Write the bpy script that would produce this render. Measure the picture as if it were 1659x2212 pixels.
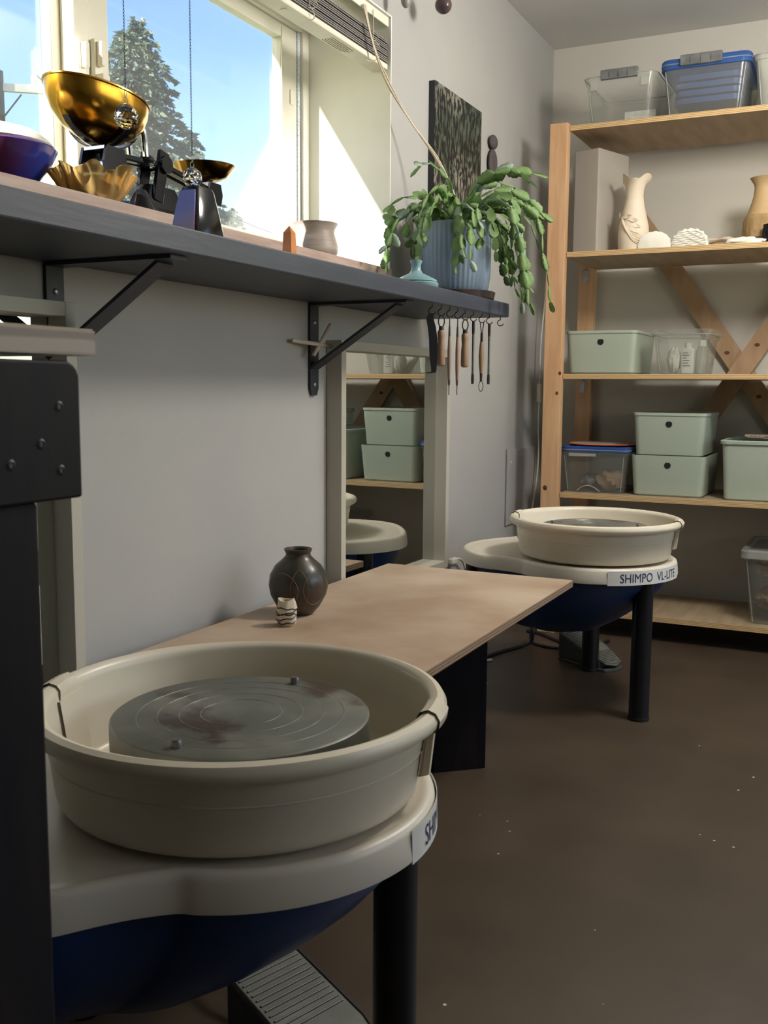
import bpy, bmesh, math, random
from mathutils import Vector, Matrix
random.seed(7)
R = math.radians
PI = math.pi
for o in list(bpy.data.objects):
    bpy.data.objects.remove(o, do_unlink=True)
scene = bpy.context.scene
COL = scene.collection

# ------------------------------------------------------------------ camera
cam_d = bpy.data.cameras.new('camera')
cam_d.sensor_fit = 'HORIZONTAL'
cam_d.sensor_width = 36.0
cam_d.lens = 2175.0 / 1659.0 * 36.0
cam_d.clip_start = 0.02
cam_d.clip_end = 500
cam_d.dof.use_dof = True
cam_d.dof.focus_distance = 2.3
cam_d.dof.aperture_fstop = 26
cam = bpy.data.objects.new('camera', cam_d)
COL.objects.link(cam)
YAW, PIT, ROL = R(26.0), R(-7.06), R(0.41)
f_ = Vector((-math.sin(YAW) * math.cos(PIT), math.cos(YAW) * math.cos(PIT), math.sin(PIT)))
r_ = Vector((math.cos(YAW), math.sin(YAW), 0))
u_ = r_.cross(f_)
r2 = r_ * math.cos(ROL) + u_ * math.sin(ROL)
u2 = -r_ * math.sin(ROL) + u_ * math.cos(ROL)
m3 = Matrix((r2, u2, -f_)).transposed()
cam.matrix_world = Matrix.Translation((1.255, 0, 0.91)) @ m3.to_4x4()
scene.camera = cam

# ------------------------------------------------------------------ sky, sun, room light, exposure
SUN = Vector((0.35, 1.0, -0.55)).normalized()
world = bpy.data.worlds.new('world')
scene.world = world
world.use_nodes = True
wn = world.node_tree.nodes
sky = wn.new('ShaderNodeTexSky')
sky.sky_type = 'NISHITA'
sky.sun_disc = False
sky.sun_elevation = math.asin(-SUN.z)
sky.sun_rotation = math.atan2(-SUN.x, -SUN.y)
sky.air_density = 1.3
sky.dust_density = 0.6
sky.ozone_density = 1.6
hs = wn.new('ShaderNodeHueSaturation')
hs.inputs['Saturation'].default_value = 1.28
hs.inputs['Hue'].default_value = 0.518
world.node_tree.links.new(sky.outputs[0], hs.inputs['Color'])
world.node_tree.links.new(hs.outputs[0], wn['Background'].inputs[0])
wn['Background'].inputs[1].default_value = 0.30

def light(name, kind, loc, direction, energy, color=(1, 1, 1), size=None, sizey=None, angle=None):
    d = bpy.data.lights.new(name, kind)
    d.energy = energy
    d.color = color
    if size:
        d.shape = 'RECTANGLE'
        d.size = size
        d.size_y = sizey
    if angle:
        d.angle = angle
    o = bpy.data.objects.new(name, d)
    COL.objects.link(o)
    o.location = loc
    o.rotation_euler = Vector(direction).to_track_quat('-Z', 'Y').to_euler()
    return o

light('sun', 'SUN', (-6, -14, 9), SUN, 19.0, (1.0, 0.97, 0.91), angle=R(0.6))
# fill light at the added right-hand window; daylight of the back wall's glazed door
light('fill_east', 'AREA', (3.53, 2.30, 1.45), (-1, 0, .75), 17, (1.0, 0.97, 0.93), 2.2, 1.1)
light('daylight_north', 'AREA', (2.75, 4.03, 1.3), (0, -1, -0.1), 3.2, (0.62, 0.80, 1.0), 1.0, 1.3)
scene.view_settings.view_transform = 'Standard'
scene.view_settings.look = 'None'
scene.view_settings.gamma = 1.0
scene.view_settings.use_curve_mapping = False
scene.view_settings.exposure = 0.24

# ------------------------------------------------------------------ materials
def lin(c):
    if isinstance(c, str):
        c = tuple(int(c[i:i + 2], 16) / 255 for i in (0, 2, 4))
    return tuple(x / 12.92 if x <= .04045 else ((x + .055) / 1.055) ** 2.4 for x in c) + (1,)

MATS = {}
def newmat(name):
    m = bpy.data.materials.new(name)
    m.use_nodes = True
    MATS[name] = m
    return m, m.node_tree.nodes, m.node_tree.links, m.node_tree.nodes['Principled BSDF']

def mat(name, c, rough=.6, c2=None, scale=8, metal=0, bump=0, bscale=60, stretch=(1, 1, 1), lo=.35, hi=.65, spec=.5, detail=4, coat=0):
    m, n, l, b = newmat(name)
    b.inputs['Roughness'].default_value = rough
    b.inputs['Metallic'].default_value = metal
    b.inputs['Specular IOR Level'].default_value = spec
    b.inputs['Coat Weight'].default_value = coat
    b.inputs['Base Color'].default_value = lin(c)
    tc = n.new('ShaderNodeTexCoord')
    mp = n.new('ShaderNodeMapping')
    mp.inputs['Scale'].default_value = stretch
    l.new(tc.outputs['Object'], mp.inputs[0])
    if c2:
        t = n.new('ShaderNodeTexNoise')
        t.inputs['Scale'].default_value = scale
        t.inputs['Detail'].default_value = detail
        l.new(mp.outputs[0], t.inputs[0])
        r = n.new('ShaderNodeValToRGB')
        r.color_ramp.elements[0].position = lo
        r.color_ramp.elements[1].position = hi
        r.color_ramp.elements[0].color = lin(c)
        r.color_ramp.elements[1].color = lin(c2)
        l.new(t.outputs[0], r.inputs[0])
        l.new(r.outputs[0], b.inputs['Base Color'])
    if bump:
        t2 = n.new('ShaderNodeTexNoise')
        t2.inputs['Scale'].default_value = bscale
        t2.inputs['Detail'].default_value = 5
        l.new(mp.outputs[0], t2.inputs[0])
        bp = n.new('ShaderNodeBump')
        bp.inputs['Strength'].default_value = bump
        bp.inputs['Distance'].default_value = .004
        l.new(t2.outputs[0], bp.inputs['Height'])
        l.new(bp.outputs[0], b.inputs['Normal'])
    return m

def specks(m, c, scale=90, thr=.06, amount=.85):
    """scattered flecks of another colour over a material"""
    n, l = m.node_tree.nodes, m.node_tree.links
    b = n['Principled BSDF']
    tc = n.new('ShaderNodeTexCoord')
    v = n.new('ShaderNodeTexVoronoi')
    v.inputs['Scale'].default_value = scale
    l.new(tc.outputs['Object'], v.inputs[0])
    nz = n.new('ShaderNodeTexNoise')
    nz.inputs['Scale'].default_value = scale * .13
    l.new(tc.outputs['Object'], nz.inputs[0])
    mm = n.new('ShaderNodeMath'); mm.operation = 'MULTIPLY_ADD'
    l.new(nz.outputs[0], mm.inputs[0]); mm.inputs[1].default_value = thr * 4; mm.inputs[2].default_value = -thr * 1.75
    lt = n.new('ShaderNodeMath'); lt.operation = 'LESS_THAN'
    l.new(v.outputs['Distance'], lt.inputs[0]); l.new(mm.outputs[0], lt.inputs[1])
    mu = n.new('ShaderNodeMath'); mu.operation = 'MULTIPLY'
    l.new(lt.outputs[0], mu.inputs[0]); mu.inputs[1].default_value = amount
    mx = n.new('ShaderNodeMixRGB')
    mx.inputs[2].default_value = lin(c)
    src = b.inputs['Base Color'].links[0].from_socket if b.inputs['Base Color'].links else None
    if src: l.new(src, mx.inputs[1])
    else: mx.inputs[1].default_value = b.inputs['Base Color'].default_value
    l.new(mu.outputs[0], mx.inputs[0])
    l.new(mx.outputs[0], b.inputs['Base Color'])
    return m

def clear(name, tint, body, fac=.25, rough=.25, gloss=.06):
    """thin translucent plastic or glass sheet: mostly see-through, part diffuse body, a little gloss"""
    m, n, l, b = newmat(name)
    b.inputs['Base Color'].default_value = lin(body)
    b.inputs['Roughness'].default_value = rough
    t = n.new('ShaderNodeBsdfTransparent'); t.inputs[0].default_value = lin(tint)
    mx = n.new('ShaderNodeMixShader'); mx.inputs[0].default_value = fac
    l.new(t.outputs[0], mx.inputs[1]); l.new(b.outputs[0], mx.inputs[2])
    g = n.new('ShaderNodeBsdfGlossy'); g.inputs['Roughness'].default_value = .08
    lw = n.new('ShaderNodeLayerWeight'); lw.inputs[0].default_value = .35
    mu = n.new('ShaderNodeMath'); mu.operation = 'MULTIPLY'; mu.inputs[1].default_value = gloss * 4
    l.new(lw.outputs['Fresnel'], mu.inputs[0])
    m2 = n.new('ShaderNodeMixShader')
    l.new(mu.outputs[0], m2.inputs[0]); l.new(mx.outputs[0], m2.inputs[1]); l.new(g.outputs[0], m2.inputs[2])
    l.new(m2.outputs[0], n['Material Output'].inputs[0])
    return m

def foliage(name, c, c2, trans=.45, scale=6):
    m = mat(name, c, .5, c2, scale)
    n, l = m.node_tree.nodes, m.node_tree.links
    b = n['Principled BSDF']
    t = n.new('ShaderNodeBsdfTranslucent')
    l.new(b.inputs['Base Color'].links[0].from_socket, t.inputs[0])
    mx = n.new('ShaderNodeMixShader'); mx.inputs[0].default_value = trans
    l.new(b.outputs[0], mx.inputs[1]); l.new(t.outputs[0], mx.inputs[2])
    l.new(mx.outputs[0], n['Material Output'].inputs[0])
    return m

M_wall = mat('wall_paint', 'a9a8a6', .75, 'aeada9', 3, bump=.06, bscale=160)  # wall paint, darkened to stand in for weaker light on the left wall
M_wall_lit = mat('wall_paint_lit', 'c8c4ba', .75, 'ccc8be', 3, bump=.06, bscale=160)  # same paint, lightened and warmed to stand in for light on the back wall
M_ceil = mat('ceiling_paint', 'd0cfca', .85, 'd4d3ce', 4, bump=.08, bscale=120)
M_floor = specks(mat('stained_concrete', '3f3429', .45, '4e4234', 3.2, bump=.05, bscale=30, detail=8), 'd8cfbd', 15, .07)
M_reveal = mat('reveal_paint', 'eeeee8', .6, 'e8e8e0', 5)
M_sillwood = mat('sill_wood', 'c0a79b', .55, 'a98f82', 18, stretch=(3, .4, 3))
M_vinyl = mat('window_vinyl', 'ece9da', .4, 'e6e2d2', 6)
M_glass = clear('window_glass', 'ffffff', 'e8eef2', .035, .2, .04)
M_screen = clear('insect_screen', 'ffffff', '9aa4b0', .05, .8, 0)
M_track = mat('weather_strip', 'b8c4d8', .7, 'f4f6fa', 240)
M_blindcream = mat('blind_cream', 'e6e3d2', .5, 'dedac8', 9)
M_slat = mat('blind_slat', '7f7d7c', .55, '8d8b88', 12)
M_cord = mat('cord_cotton', 'd8cdbb', .8, 'c6b8a2', 200)
M_print = mat('print_brown', '8c8068', .7, 'a89c80', 90)
M_shelfblack = specks(mat('black_stained_wood', '2f3440', .5, '3a3f4c', 9, bump=.12, bscale=20, stretch=(4, .5, 4)), '8b8f9a', 26, .02)
M_brkt = mat('black_steel', '20242c', .45, '2a2f3a', 14)
M_screw = mat('screw_zinc', 'a9abb0', .35, '8f9196', 40, metal=.8)
M_white_lacq = mat('mirror_frame_paint', 'b4b1a4', .45, 'bab7aa', 6)
M_mirror, _n, _l, _b = newmat('mirror_glass')
_b.inputs['Metallic'].default_value = 1; _b.inputs['Roughness'].default_value = .012; _b.inputs['Base Color'].default_value = lin('dcdfdc')
M_ply = mat('birch_ply_face', 'ae9a80', .6, '9e8a6e', 5, bump=.04, bscale=40, stretch=(6, .8, 6), detail=6)
M_plankply = mat('bench_ply_face', 'a48a73', .55, 'c2ae97', 3.6, bump=.03, bscale=40, detail=7)
M_benchblack = specks(mat('black_oiled_wood', '12131a', .55, '1f1b1b', 7, bump=.1, bscale=18, stretch=(4, 4, .7), spec=.14), '7c7a7a', 34, .02)
M_post = mat('fir_post', 'd3ab84', .55, 'c49870', 9, bump=.04, bscale=30, stretch=(5, 5, .5), detail=5)
M_knot = mat('wood_knot', '6a4228', .7, '43291c', 160)
M_brace = mat('fir_brace', 'b09272', .6, 'a08262', 8, bump=.03, bscale=30, stretch=(4, 4, 1))
M_abs = mat('cream_abs', 'e3dac6', .34, 'd8ceb8', 5, bump=.01, bscale=50)
M_tray = mat('cream_tray', 'd9d1c2', .4, 'cfc6b5', 4)
M_blue = mat('blue_shell', '0e3160', .42, '10386c', 5)
M_legblack = specks(mat('black_leg', '0d0f14', .35, '14161c', 9), '8d9096', 60, .02)
M_clay = mat('red_clay_stain', '8a5636', .7, '9c6a48', 60)
M_label = mat('label_white', 'd8d8d2', .5, 'd0d0ca', 20)
M_ink = mat('label_ink', '20305e', .5, '1c2850', 30)
M_pedal = mat('pedal_cast', '3c3f3e', .5, '4a4d4b', 14, bump=.08, bscale=80)
M_treadm = mat('pedal_tread', '56584f', .55, '6d6c60', 18, bump=.05, bscale=80)
M_rubber = mat('black_rubber', '14141a', .5, '1c1c22', 20)
M_whitecable = mat('white_cable', 'd6d3c6', .5, 'cbc8ba', 30)
M_mint = mat('mint_plastic', 'a9b4a5', .42, 'a3ae9f', 4, bump=.01, bscale=200)
M_hole = mat('dark_hole', '0d0f10', .9, '101214', 10)
M_clear = clear('clear_plastic', 'fafbfa', 'dcded8', .09, .3, .06)
M_clearfrost = clear('frosted_plastic', 'f0f2ee', 'd0d2cc', .34, .4, .05)
M_bluelid = clear('blue_clear_plastic', '9ab8ea', '3a66b0', .5, .3, .05)
M_bluesolid = mat('blue_plastic', '2a4d92', .35, '264785', 6)
M_greylatch = mat('grey_latch', '5b5d5c', .5, '747674', 26, bump=.2, bscale=60)
M_greybox = mat('grey_carton', 'a49e94', .75, 'aaa49a', 4)
M_bisque = mat('bisque_clay', 'e6d8c4', .7, 'dccdb6', 9, bump=.1, bscale=60)
M_plaster = mat('white_plaster', 'f0eee4', .8, 'e2e0d4', 14, bump=.35, bscale=30)
M_tan = mat('tan_stoneware', 'b89c72', .6, 'a98d64', 7, bump=.08, bscale=60)
M_tanrough = mat('tan_carved', 'ab8f66', .75, '94784f', 30, bump=1.0, bscale=95, stretch=(1, 1, .6))
M_blackglaze = mat('black_glaze', '0b0c0f', .12, '121317', 12, spec=.35)
M_orange = mat('orange_rim', 'd0643a', .5, 'c2562e', 9)
M_brownpaper = mat('brown_paper', 'a98a6a', .8, '8d6f52', 14, bump=.5, bscale=22)
M_card = mat('corrugated_card', 'b7a796', .85, '6a5c50', 120)
M_bottle = mat('white_bottle', 'e2e1da', .4, 'dad9d0', 9)
M_paper = mat('label_paper', 'dcdad2', .7, 'c4c2ba', 60)
M_vase = mat('carved_dark_glaze', '34372f', .32, '46382f', 16, bump=.25, bscale=40, lo=.42, hi=.6)
M_vaseline = mat('sgraffito_line', '7d6246', .5, '6f543c', 30)
M_cupwhite = mat('crackle_white', 'dccfb8', .55, 'cabca6', 20, bump=.6, bscale=70)
M_cupblack = mat('crackle_black', '1e1a1c', .5, '2a2526', 30)
M_brass = mat('polished_brass', 'c99a3c', .2, 'a87a2c', 9, metal=1, bump=.03, bscale=60)
M_chrome = mat('chrome', 'd0d4da', .12, 'bfc4cc', 12, metal=1)
M_castblack = mat('cast_black', '0e0f14', .2, '16181e', 20, bump=.05, bscale=60, spec=.3)
M_purple = mat('purple_glaze', '2e3f9a', .18, '6a2f3e', 6, lo=.4, hi=.62)
M_whiteglaze = mat('white_glaze', 'f2efe8', .3, 'e4dcd0', 7)
M_shell, _n, _l, _b = newmat('amber_glass')
_b.inputs['Base Color'].default_value = lin('d9b878'); _b.inputs['Roughness'].default_value = .12
_b.inputs['Transmission Weight'].default_value = .55; _b.inputs['Coat Weight'].default_value = .5
M_crystal, _n, _l, _b = newmat('cut_crystal')
_b.inputs['Base Color'].default_value = (1, 1, 1, 1); _b.inputs['Roughness'].default_value = 0
_b.inputs['Transmission Weight'].default_value = 1; _b.inputs['IOR'].default_value = 1.52
M_chain = mat('dark_chain', '3c4560', .4, '56607c', 90, metal=.6)
M_obelisk = specks(mat('orange_stone', 'd98a4a', .4, 'c4743a', 30), '7a3f1e', 160, .12)
M_cup = mat('streaked_stoneware', 'b9aca0', .5, '8f8078', 7, stretch=(1, 1, 7), bump=.12, bscale=30)
M_teal = mat('teal_glaze', '85a6a8', .35, '688a8e', 9)
M_pot = mat('blue_pot', '748596', .5, '6b7c8e', 6)
M_saucer = mat('dark_walnut', '2c2220', .45, '3c2e28', 14, stretch=(1, 6, 1))
M_soil = mat('soil', '2b221c', .9, '3a2e25', 40, bump=.6, bscale=60)
M_cactus = foliage('cactus_leaf', '76985c', '9cb87c', .42, 22)
M_cactus2 = foliage('cactus_leaf_pale', '94ac98', 'aec2ae', .3, 20)
M_leaf = foliage('bright_leaf', '86b440', 'a8cc5c', .5, 9)
M_terracotta = mat('terracotta', 'b8714e', .6, 'a8623f', 20)
M_stone = mat('dark_stone', '453f40', .7, '575052', 22, bump=.3, bscale=50)
M_ball = mat('brown_glass_ball', '5d4240', .15, '3c3a42', 8)
M_greydrop = mat('grey_ceramic', '92928f', .4, '868684', 9)
M_hookm = mat('hook_steel', '2a2a2c', .4, '38383a', 30, metal=.6)
M_toolwood = mat('tool_wood', '9c8068', .55, '8a6f58', 16, stretch=(6, 6, 1))
M_toolpale = mat('tool_wood_pale', '9c8c7e', .6, '8a7a6c', 16, stretch=(6, 6, 1))
M_toolsteel = mat('tool_steel', '6a6866', .4, '807d78', 60, metal=.7)
M_tooldark = mat('tool_dark', '2c2a2b', .5, '3a3636', 40, metal=.3)
M_strap = mat('black_blade', '20242c', .5, '4a4d52', 14, lo=.55, hi=.8)
M_spruce = foliage('spruce_needles', '51605a', '6c7a64', .35, 1.2)
M_bark = mat('bark', '5a4a3c', .9, '3f352c', 6)
M_polewood = mat('pole_wood', '4a4f52', .8, '5c5f60', 6)
M_wire = mat('wire_black', '2c3038', .6, '363a42', 10)
M_grass = mat('outside_grass', '5d6e44', .9, '7a7a58', .6)
M_eave = mat('eave_white', 'd8d6cc', .7, 'cfccc0', 2)
M_dowel = mat('pale_dowel', 'cfc5b4', .6, 'c0b29c', 20)
M_silver = mat('silver_wire', 'c4c8ce', .25, 'b0b4ba', 30, metal=.9)

# plywood edge: layered stripes in z
def plyedge(name, c, c2, freq):
    m, n, l, b = newmat(name)
    tc = n.new('ShaderNodeTexCoord')
    mp = n.new('ShaderNodeMapping'); mp.inputs['Scale'].default_value = (.5, .5, 1)
    l.new(tc.outputs['Object'], mp.inputs[0])
    w = n.new('ShaderNodeTexWave'); w.bands_direction = 'Z'; w.inputs['Scale'].default_value = freq
    w.inputs['Distortion'].default_value = 1.2; w.inputs['Detail'].default_value = 3
    l.new(mp.outputs[0], w.inputs[0])
    r = n.new('ShaderNodeValToRGB')
    r.color_ramp.elements[0].color = lin(c2); r.color_ramp.elements[1].color = lin(c)
    r.color_ramp.elements[0].position = .12; r.color_ramp.elements[1].position = .5
    l.new(w.outputs[0], r.inputs[0]); l.new(r.outputs[0], b.inputs['Base Color'])
    b.inputs['Roughness'].default_value = .65
    return m
M_plyedge = plyedge('ply_edge', 'd2b383', '9c7a50', 60)
M_plankedge = plyedge('bench_ply_edge', '9b8268', '5f4c3c', 55)
M_worktop = plyedge('worktop_edge', 'ab9f96', '8a7e78', 22)

# wheel head: turned grey metal with pale grooves and clay stains
def headmat():
    m, n, l, b = newmat('wheel_head_metal')
    tc = n.new('ShaderNodeTexCoord')
    t = n.new('ShaderNodeTexNoise'); t.inputs['Scale'].default_value = 14; t.inputs['Detail'].default_value = 6
    l.new(tc.outputs['Object'], t.inputs[0])
    r = n.new('ShaderNodeValToRGB')
    r.color_ramp.elements[0].color = lin('6a6d67'); r.color_ramp.elements[1].color = lin('86847b')
    r.color_ramp.elements[0].position = .4; r.color_ramp.elements[1].position = .7
    l.new(t.outputs[0], r.inputs[0])
    t2 = n.new('ShaderNodeTexNoise'); t2.inputs['Scale'].default_value = 9; t2.inputs['Detail'].default_value = 5
    l.new(tc.outputs['Object'], t2.inputs[0])
    r2_ = n.new('ShaderNodeValToRGB'); r2_.color_ramp.elements[0].position = .57; r2_.color_ramp.elements[1].position = .63
    l.new(t2.outputs[0], r2_.inputs[0])
    mx = n.new('ShaderNodeMixRGB'); mx.inputs[2].default_value = lin('54463f')
    l.new(r2_.outputs[0], mx.inputs[0]); l.new(r.outputs[0], mx.inputs[1])
    l.new(mx.outputs[0], b.inputs['Base Color'])
    b.inputs['Roughness'].default_value = .42; b.inputs['Metallic'].default_value = .3
    return m
M_head = specks(headmat(), 'a8a294', 120, .03)
M_groove = mat('groove_bright', 'b0b0a4', .35, '7a7c74', 40, metal=.6)
M_stain = mat('wet_clay_stain', '4a3d38', .35, '564842', 40)

# painting: dark field of pale strokes
def paintmat():
    m, n, l, b = newmat('painted_canvas')
    tc = n.new('ShaderNodeTexCoord')
    mp = n.new('ShaderNodeMapping'); mp.inputs['Rotation'].default_value = (R(25), 0, 0); mp.inputs['Scale'].default_value = (1, 2.6, .9)
    l.new(tc.outputs['Object'], mp.inputs[0])
    nz = n.new('ShaderNodeTexNoise'); nz.inputs['Scale'].default_value = 5
    l.new(tc.outputs['Object'], nz.inputs[0])
    ad = n.new('ShaderNodeMixRGB'); ad.inputs[0].default_value = .12
    l.new(mp.outputs[0], ad.inputs[1]); l.new(nz.outputs[1], ad.inputs[2])
    v = n.new('ShaderNodeTexNoise'); v.inputs['Scale'].default_value = 42; v.inputs['Detail'].default_value = 2
    l.new(ad.outputs[0], v.inputs[0])
    r = n.new('ShaderNodeValToRGB')
    e = r.color_ramp.elements
    e[0].position = .46; e[0].color = lin('1c1e20'); e[1].position = .60; e[1].color = lin('b4b0a6')
    l.new(v.outputs[0], r.inputs[0])
    g = n.new('ShaderNodeTexNoise'); g.inputs['Scale'].default_value = 4
    l.new(tc.outputs['Object'], g.inputs[0])
    mx = n.new('ShaderNodeMixRGB'); mx.blend_type = 'MULTIPLY'
    gr = n.new('ShaderNodeValToRGB'); gr.color_ramp.elements[0].color = lin('3d5c46'); gr.color_ramp.elements[1].color = lin('d8d4cc')
    gr.color_ramp.elements[0].position = .4; gr.color_ramp.elements[1].position = .58
    l.new(g.outputs[0], gr.inputs[0])
    mx.inputs[0].default_value = .9
    l.new(r.outputs[0], mx.inputs[1]); l.new(gr.outputs[0], mx.inputs[2])
    l.new(mx.outputs[0], b.inputs['Base Color'])
    b.inputs['Roughness'].default_value = .45
    return m
M_paint = paintmat()
M_canvasedge = mat('canvas_edge', '23262c', .7, '2b2e34', 12)

# ------------------------------------------------------------------ geometry helpers
ORG = {}
class MB:
    def __init__(s):
        s.v = []; s.f = []
    def add(s, vs, fs):
        k = len(s.v)
        s.v += [Vector(p) for p in vs]
        s.f += [tuple(i + k for i in q) for q in fs]
        return s
    def box(s, x0, x1, y0, y1, z0, z1):
        return s.add([(x, y, z) for z in (z0, z1) for y in (y0, y1) for x in (x0, x1)],
                     [(0, 2, 3, 1), (4, 5, 7, 6), (0, 1, 5, 4), (2, 6, 7, 3), (0, 4, 6, 2), (1, 3, 7, 5)])
    def obox(s, c, ax, ay, az, hx, hy, hz):
        c = Vector(c); ax, ay, az = (Vector(a).normalized() for a in (ax, ay, az))
        P = [c + ax * (i * hx) + ay * (j * hy) + az * (k * hz) for k in (-1, 1) for j in (-1, 1) for i in (-1, 1)]
        return s.add(P, [(0, 2, 3, 1), (4, 5, 7, 6), (0, 1, 5, 4), (2, 6, 7, 3), (0, 4, 6, 2), (1, 3, 7, 5)])
    def bar(s, a, b, w, t, up=(0, 0, 1)):
        a, b = Vector(a), Vector(b); d = (b - a); L = d.length; d.normalize()
        side = d.cross(Vector(up)).normalized(); n = side.cross(d)
        return s.obox((a + b) / 2, d, side, n, L / 2, w / 2, t / 2)
    def tube(s, path, rad, n=8, closed=False, cap=True):
        P = [Vector(p) for p in path]; m = len(P)
        rr = rad if hasattr(rad, '__len__') else [rad] * m
        rings = []; ref = None
        for i, p in enumerate(P):
            if closed: d = P[(i + 1) % m] - P[i - 1]
            else: d = P[min(i + 1, m - 1)] - P[max(i - 1, 0)]
            d.normalize()
            if ref is None:
                ref = Vector((0, 0, 1)) if abs(d.z) < .9 else Vector((1, 0, 0))
            a = ref - d * ref.dot(d)
            if a.length < 1e-6: a = d.orthogonal()
            a.normalize(); b = d.cross(a); ref = a
            rings.append([p + (a * math.cos(2 * PI * j / n) + b * math.sin(2 * PI * j / n)) * rr[i] for j in range(n)])
        return s.loft(rings, closed, cap)
    def loft(s, rings, closed=False, cap=True):
        n = len(rings[0]); m = len(rings); vs = [p for r in rings for p in r]; fs = []
        for i in range(m if closed else m - 1):
            for j in range(n):
                a, b = i * n + j, i * n + (j + 1) % n
                c, d = ((i + 1) % m) * n + (j + 1) % n, ((i + 1) % m) * n + j
                fs.append((a, b, c, d))
        if cap and not closed:
            fs.append(tuple(range(n - 1, -1, -1))); fs.append(tuple((m - 1) * n + j for j in range(n)))
        return s.add(vs, fs)
    def lathe(s, prof, c=(0, 0, 0), n=48, a0=0, a1=2 * PI, wob=None):
        full = abs(a1 - a0 - 2 * PI) < 1e-6
        k = n if full else n + 1; m = len(prof); vs = []
        for i in range(k):
            a = a0 + (a1 - a0) * i / n
            for r, z in prof:
                q = wob(a, r, z) if wob else (r, z)
                vs.append((c[0] + q[0] * math.cos(a), c[1] + q[0] * math.sin(a), c[2] + q[1]))
        fs = []
        for i in range(n):
            for j in range(m - 1):
                A, B = i * m + j, ((i + 1) % k) * m + j
                fs.append((A, B, B + 1, A + 1))
        return s.add(vs, fs)
    def prism(s, poly, axis, h0, h1):
        """poly: 2-d points; axis 'x','y','z' = extrusion axis"""
        def pt(p, h):
            return {'x': (h, p[0], p[1]), 'y': (p[0], h, p[1]), 'z': (p[0], p[1], h)}[axis]
        n = len(poly)
        return s.add([pt(p, h0) for p in poly] + [pt(p, h1) for p in poly],
                     [(i, (i + 1) % n, n + (i + 1) % n, n + i) for i in range(n)] + [tuple(range(n - 1, -1, -1)), tuple(range(n, 2 * n))])
    def cyl(s, a, b, r, n=20):
        return s.tube([a, b], r, n)
    def ball(s, c, rx, ry, rz, nu=20, nv=12, wob=None):
        vs = []; c = Vector(c)
        for i in range(nv + 1):
            t = PI * i / nv
            for j in range(nu):
                p = 2 * PI * j / nu
                d = Vector((math.sin(t) * math.cos(p), math.sin(t) * math.sin(p), math.cos(t)))
                k = wob(d) if wob else 1
                vs.append(c + Vector((d.x * rx, d.y * ry, d.z * rz)) * k)
        fs = [(i * nu + j, (i + 1) * nu + j, (i + 1) * nu + (j + 1) % nu, i * nu + (j + 1) % nu) for i in range(nv) for j in range(nu)]
        return s.add(vs, fs)
    def xform(s, M):
        s.v = [M @ p for p in s.v]
        return s
    def build(s, name, m, parent=None, smooth=True, bevel=0, angle=35, local=False):
        if parent is not None:
            org = ORG[parent] if not local else Vector((0, 0, 0))
        else:
            xs = [p.x for p in s.v]; ys = [p.y for p in s.v]; zs = [p.z for p in s.v]
            org = Vector(((min(xs) + max(xs)) / 2, (min(ys) + max(ys)) / 2, min(zs)))
        me = bpy.data.meshes.new(name)
        me.from_pydata([p - org for p in s.v], [], s.f)
        bm = bmesh.new(); bm.from_mesh(me)
        bmesh.ops.remove_doubles(bm, verts=bm.verts, dist=1e-6)
        bmesh.ops.recalc_face_normals(bm, faces=bm.faces)
        bm.to_mesh(me); bm.free()
        for q in (m if isinstance(m, (list, tuple)) else [m]): me.materials.append(q)
        if smooth:
            for p in me.polygons: p.use_smooth = True
            me.set_sharp_from_angle(angle=R(angle))
        o = bpy.data.objects.new(name, me)
        COL.objects.link(o)
        if parent is not None:
            o.parent = parent
            ORG[o] = ORG[parent]
        else:
            o.location = org
            ORG[o] = org
        if bevel:
            b = o.modifiers.new('bevel', 'BEVEL'); b.width = bevel; b.segments = 2; b.limit_method = 'ANGLE'
        return o

def tag(o, label, cat, group=None, kind=None):
    o['label'] = label; o['category'] = cat
    if group: o['group'] = group
    if kind: o['kind'] = kind
    return o
def thing(name, loc, label, cat, group=None, rotz=0):
    o = bpy.data.objects.new(name, None)
    o.empty_display_size = .05
    COL.objects.link(o)
    o.location = loc; o.rotation_euler = (0, 0, rotz)
    ORG[o] = Vector(loc)
    return tag(o, label, cat, group)
def struct(o, label=None):
    o['kind'] = 'structure'
    if label: o['label'] = label
    return o
def bx(*a): return MB().box(*a)
def rrect(w, d, r, n=4, cx=0, cy=0):
    P = []
    for sx, sy, a in ((1, 1, 0), (-1, 1, 90), (-1, -1, 180), (1, -1, 270)):
        for i in range(n + 1):
            t = R(a + 90 * i / n)
            P.append((cx + sx * (w / 2 - r) + r * math.cos(t), cy + sy * (d / 2 - r) + r * math.sin(t)))
    return P
def tub(cx, cy, z0, z1, wt, dt, wb, db, r, th, lip=0, liph=.012):
    """open tapered container with rounded corners"""
    rings = []
    def ring(w, d, z, rr): rings.append([(x, y, z) for x, y in rrect(w, d, max(rr, .002), 4, cx, cy)])
    ring(wb - .012, db - .012, z0, r * .8); ring(wb, db, z0 + .006, r)
    if lip:
        k = (z1 - liph - z0) / (z1 - z0); w = wb + (wt - wb) * k; d = db + (dt - db) * k
        ring(w, d, z1 - liph, r); ring(w + lip * 2, d + lip * 2, z1 - liph, r + lip); ring(wt + lip * 2, dt + lip * 2, z1, r + lip)
    else:
        ring(wt, dt, z1, r)
    ring(wt - th * 2, dt - th * 2, z1, r - th); ring(wb - th * 2, db - th * 2, z0 + th, r - th)
    return MB().loft(rings)
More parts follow.
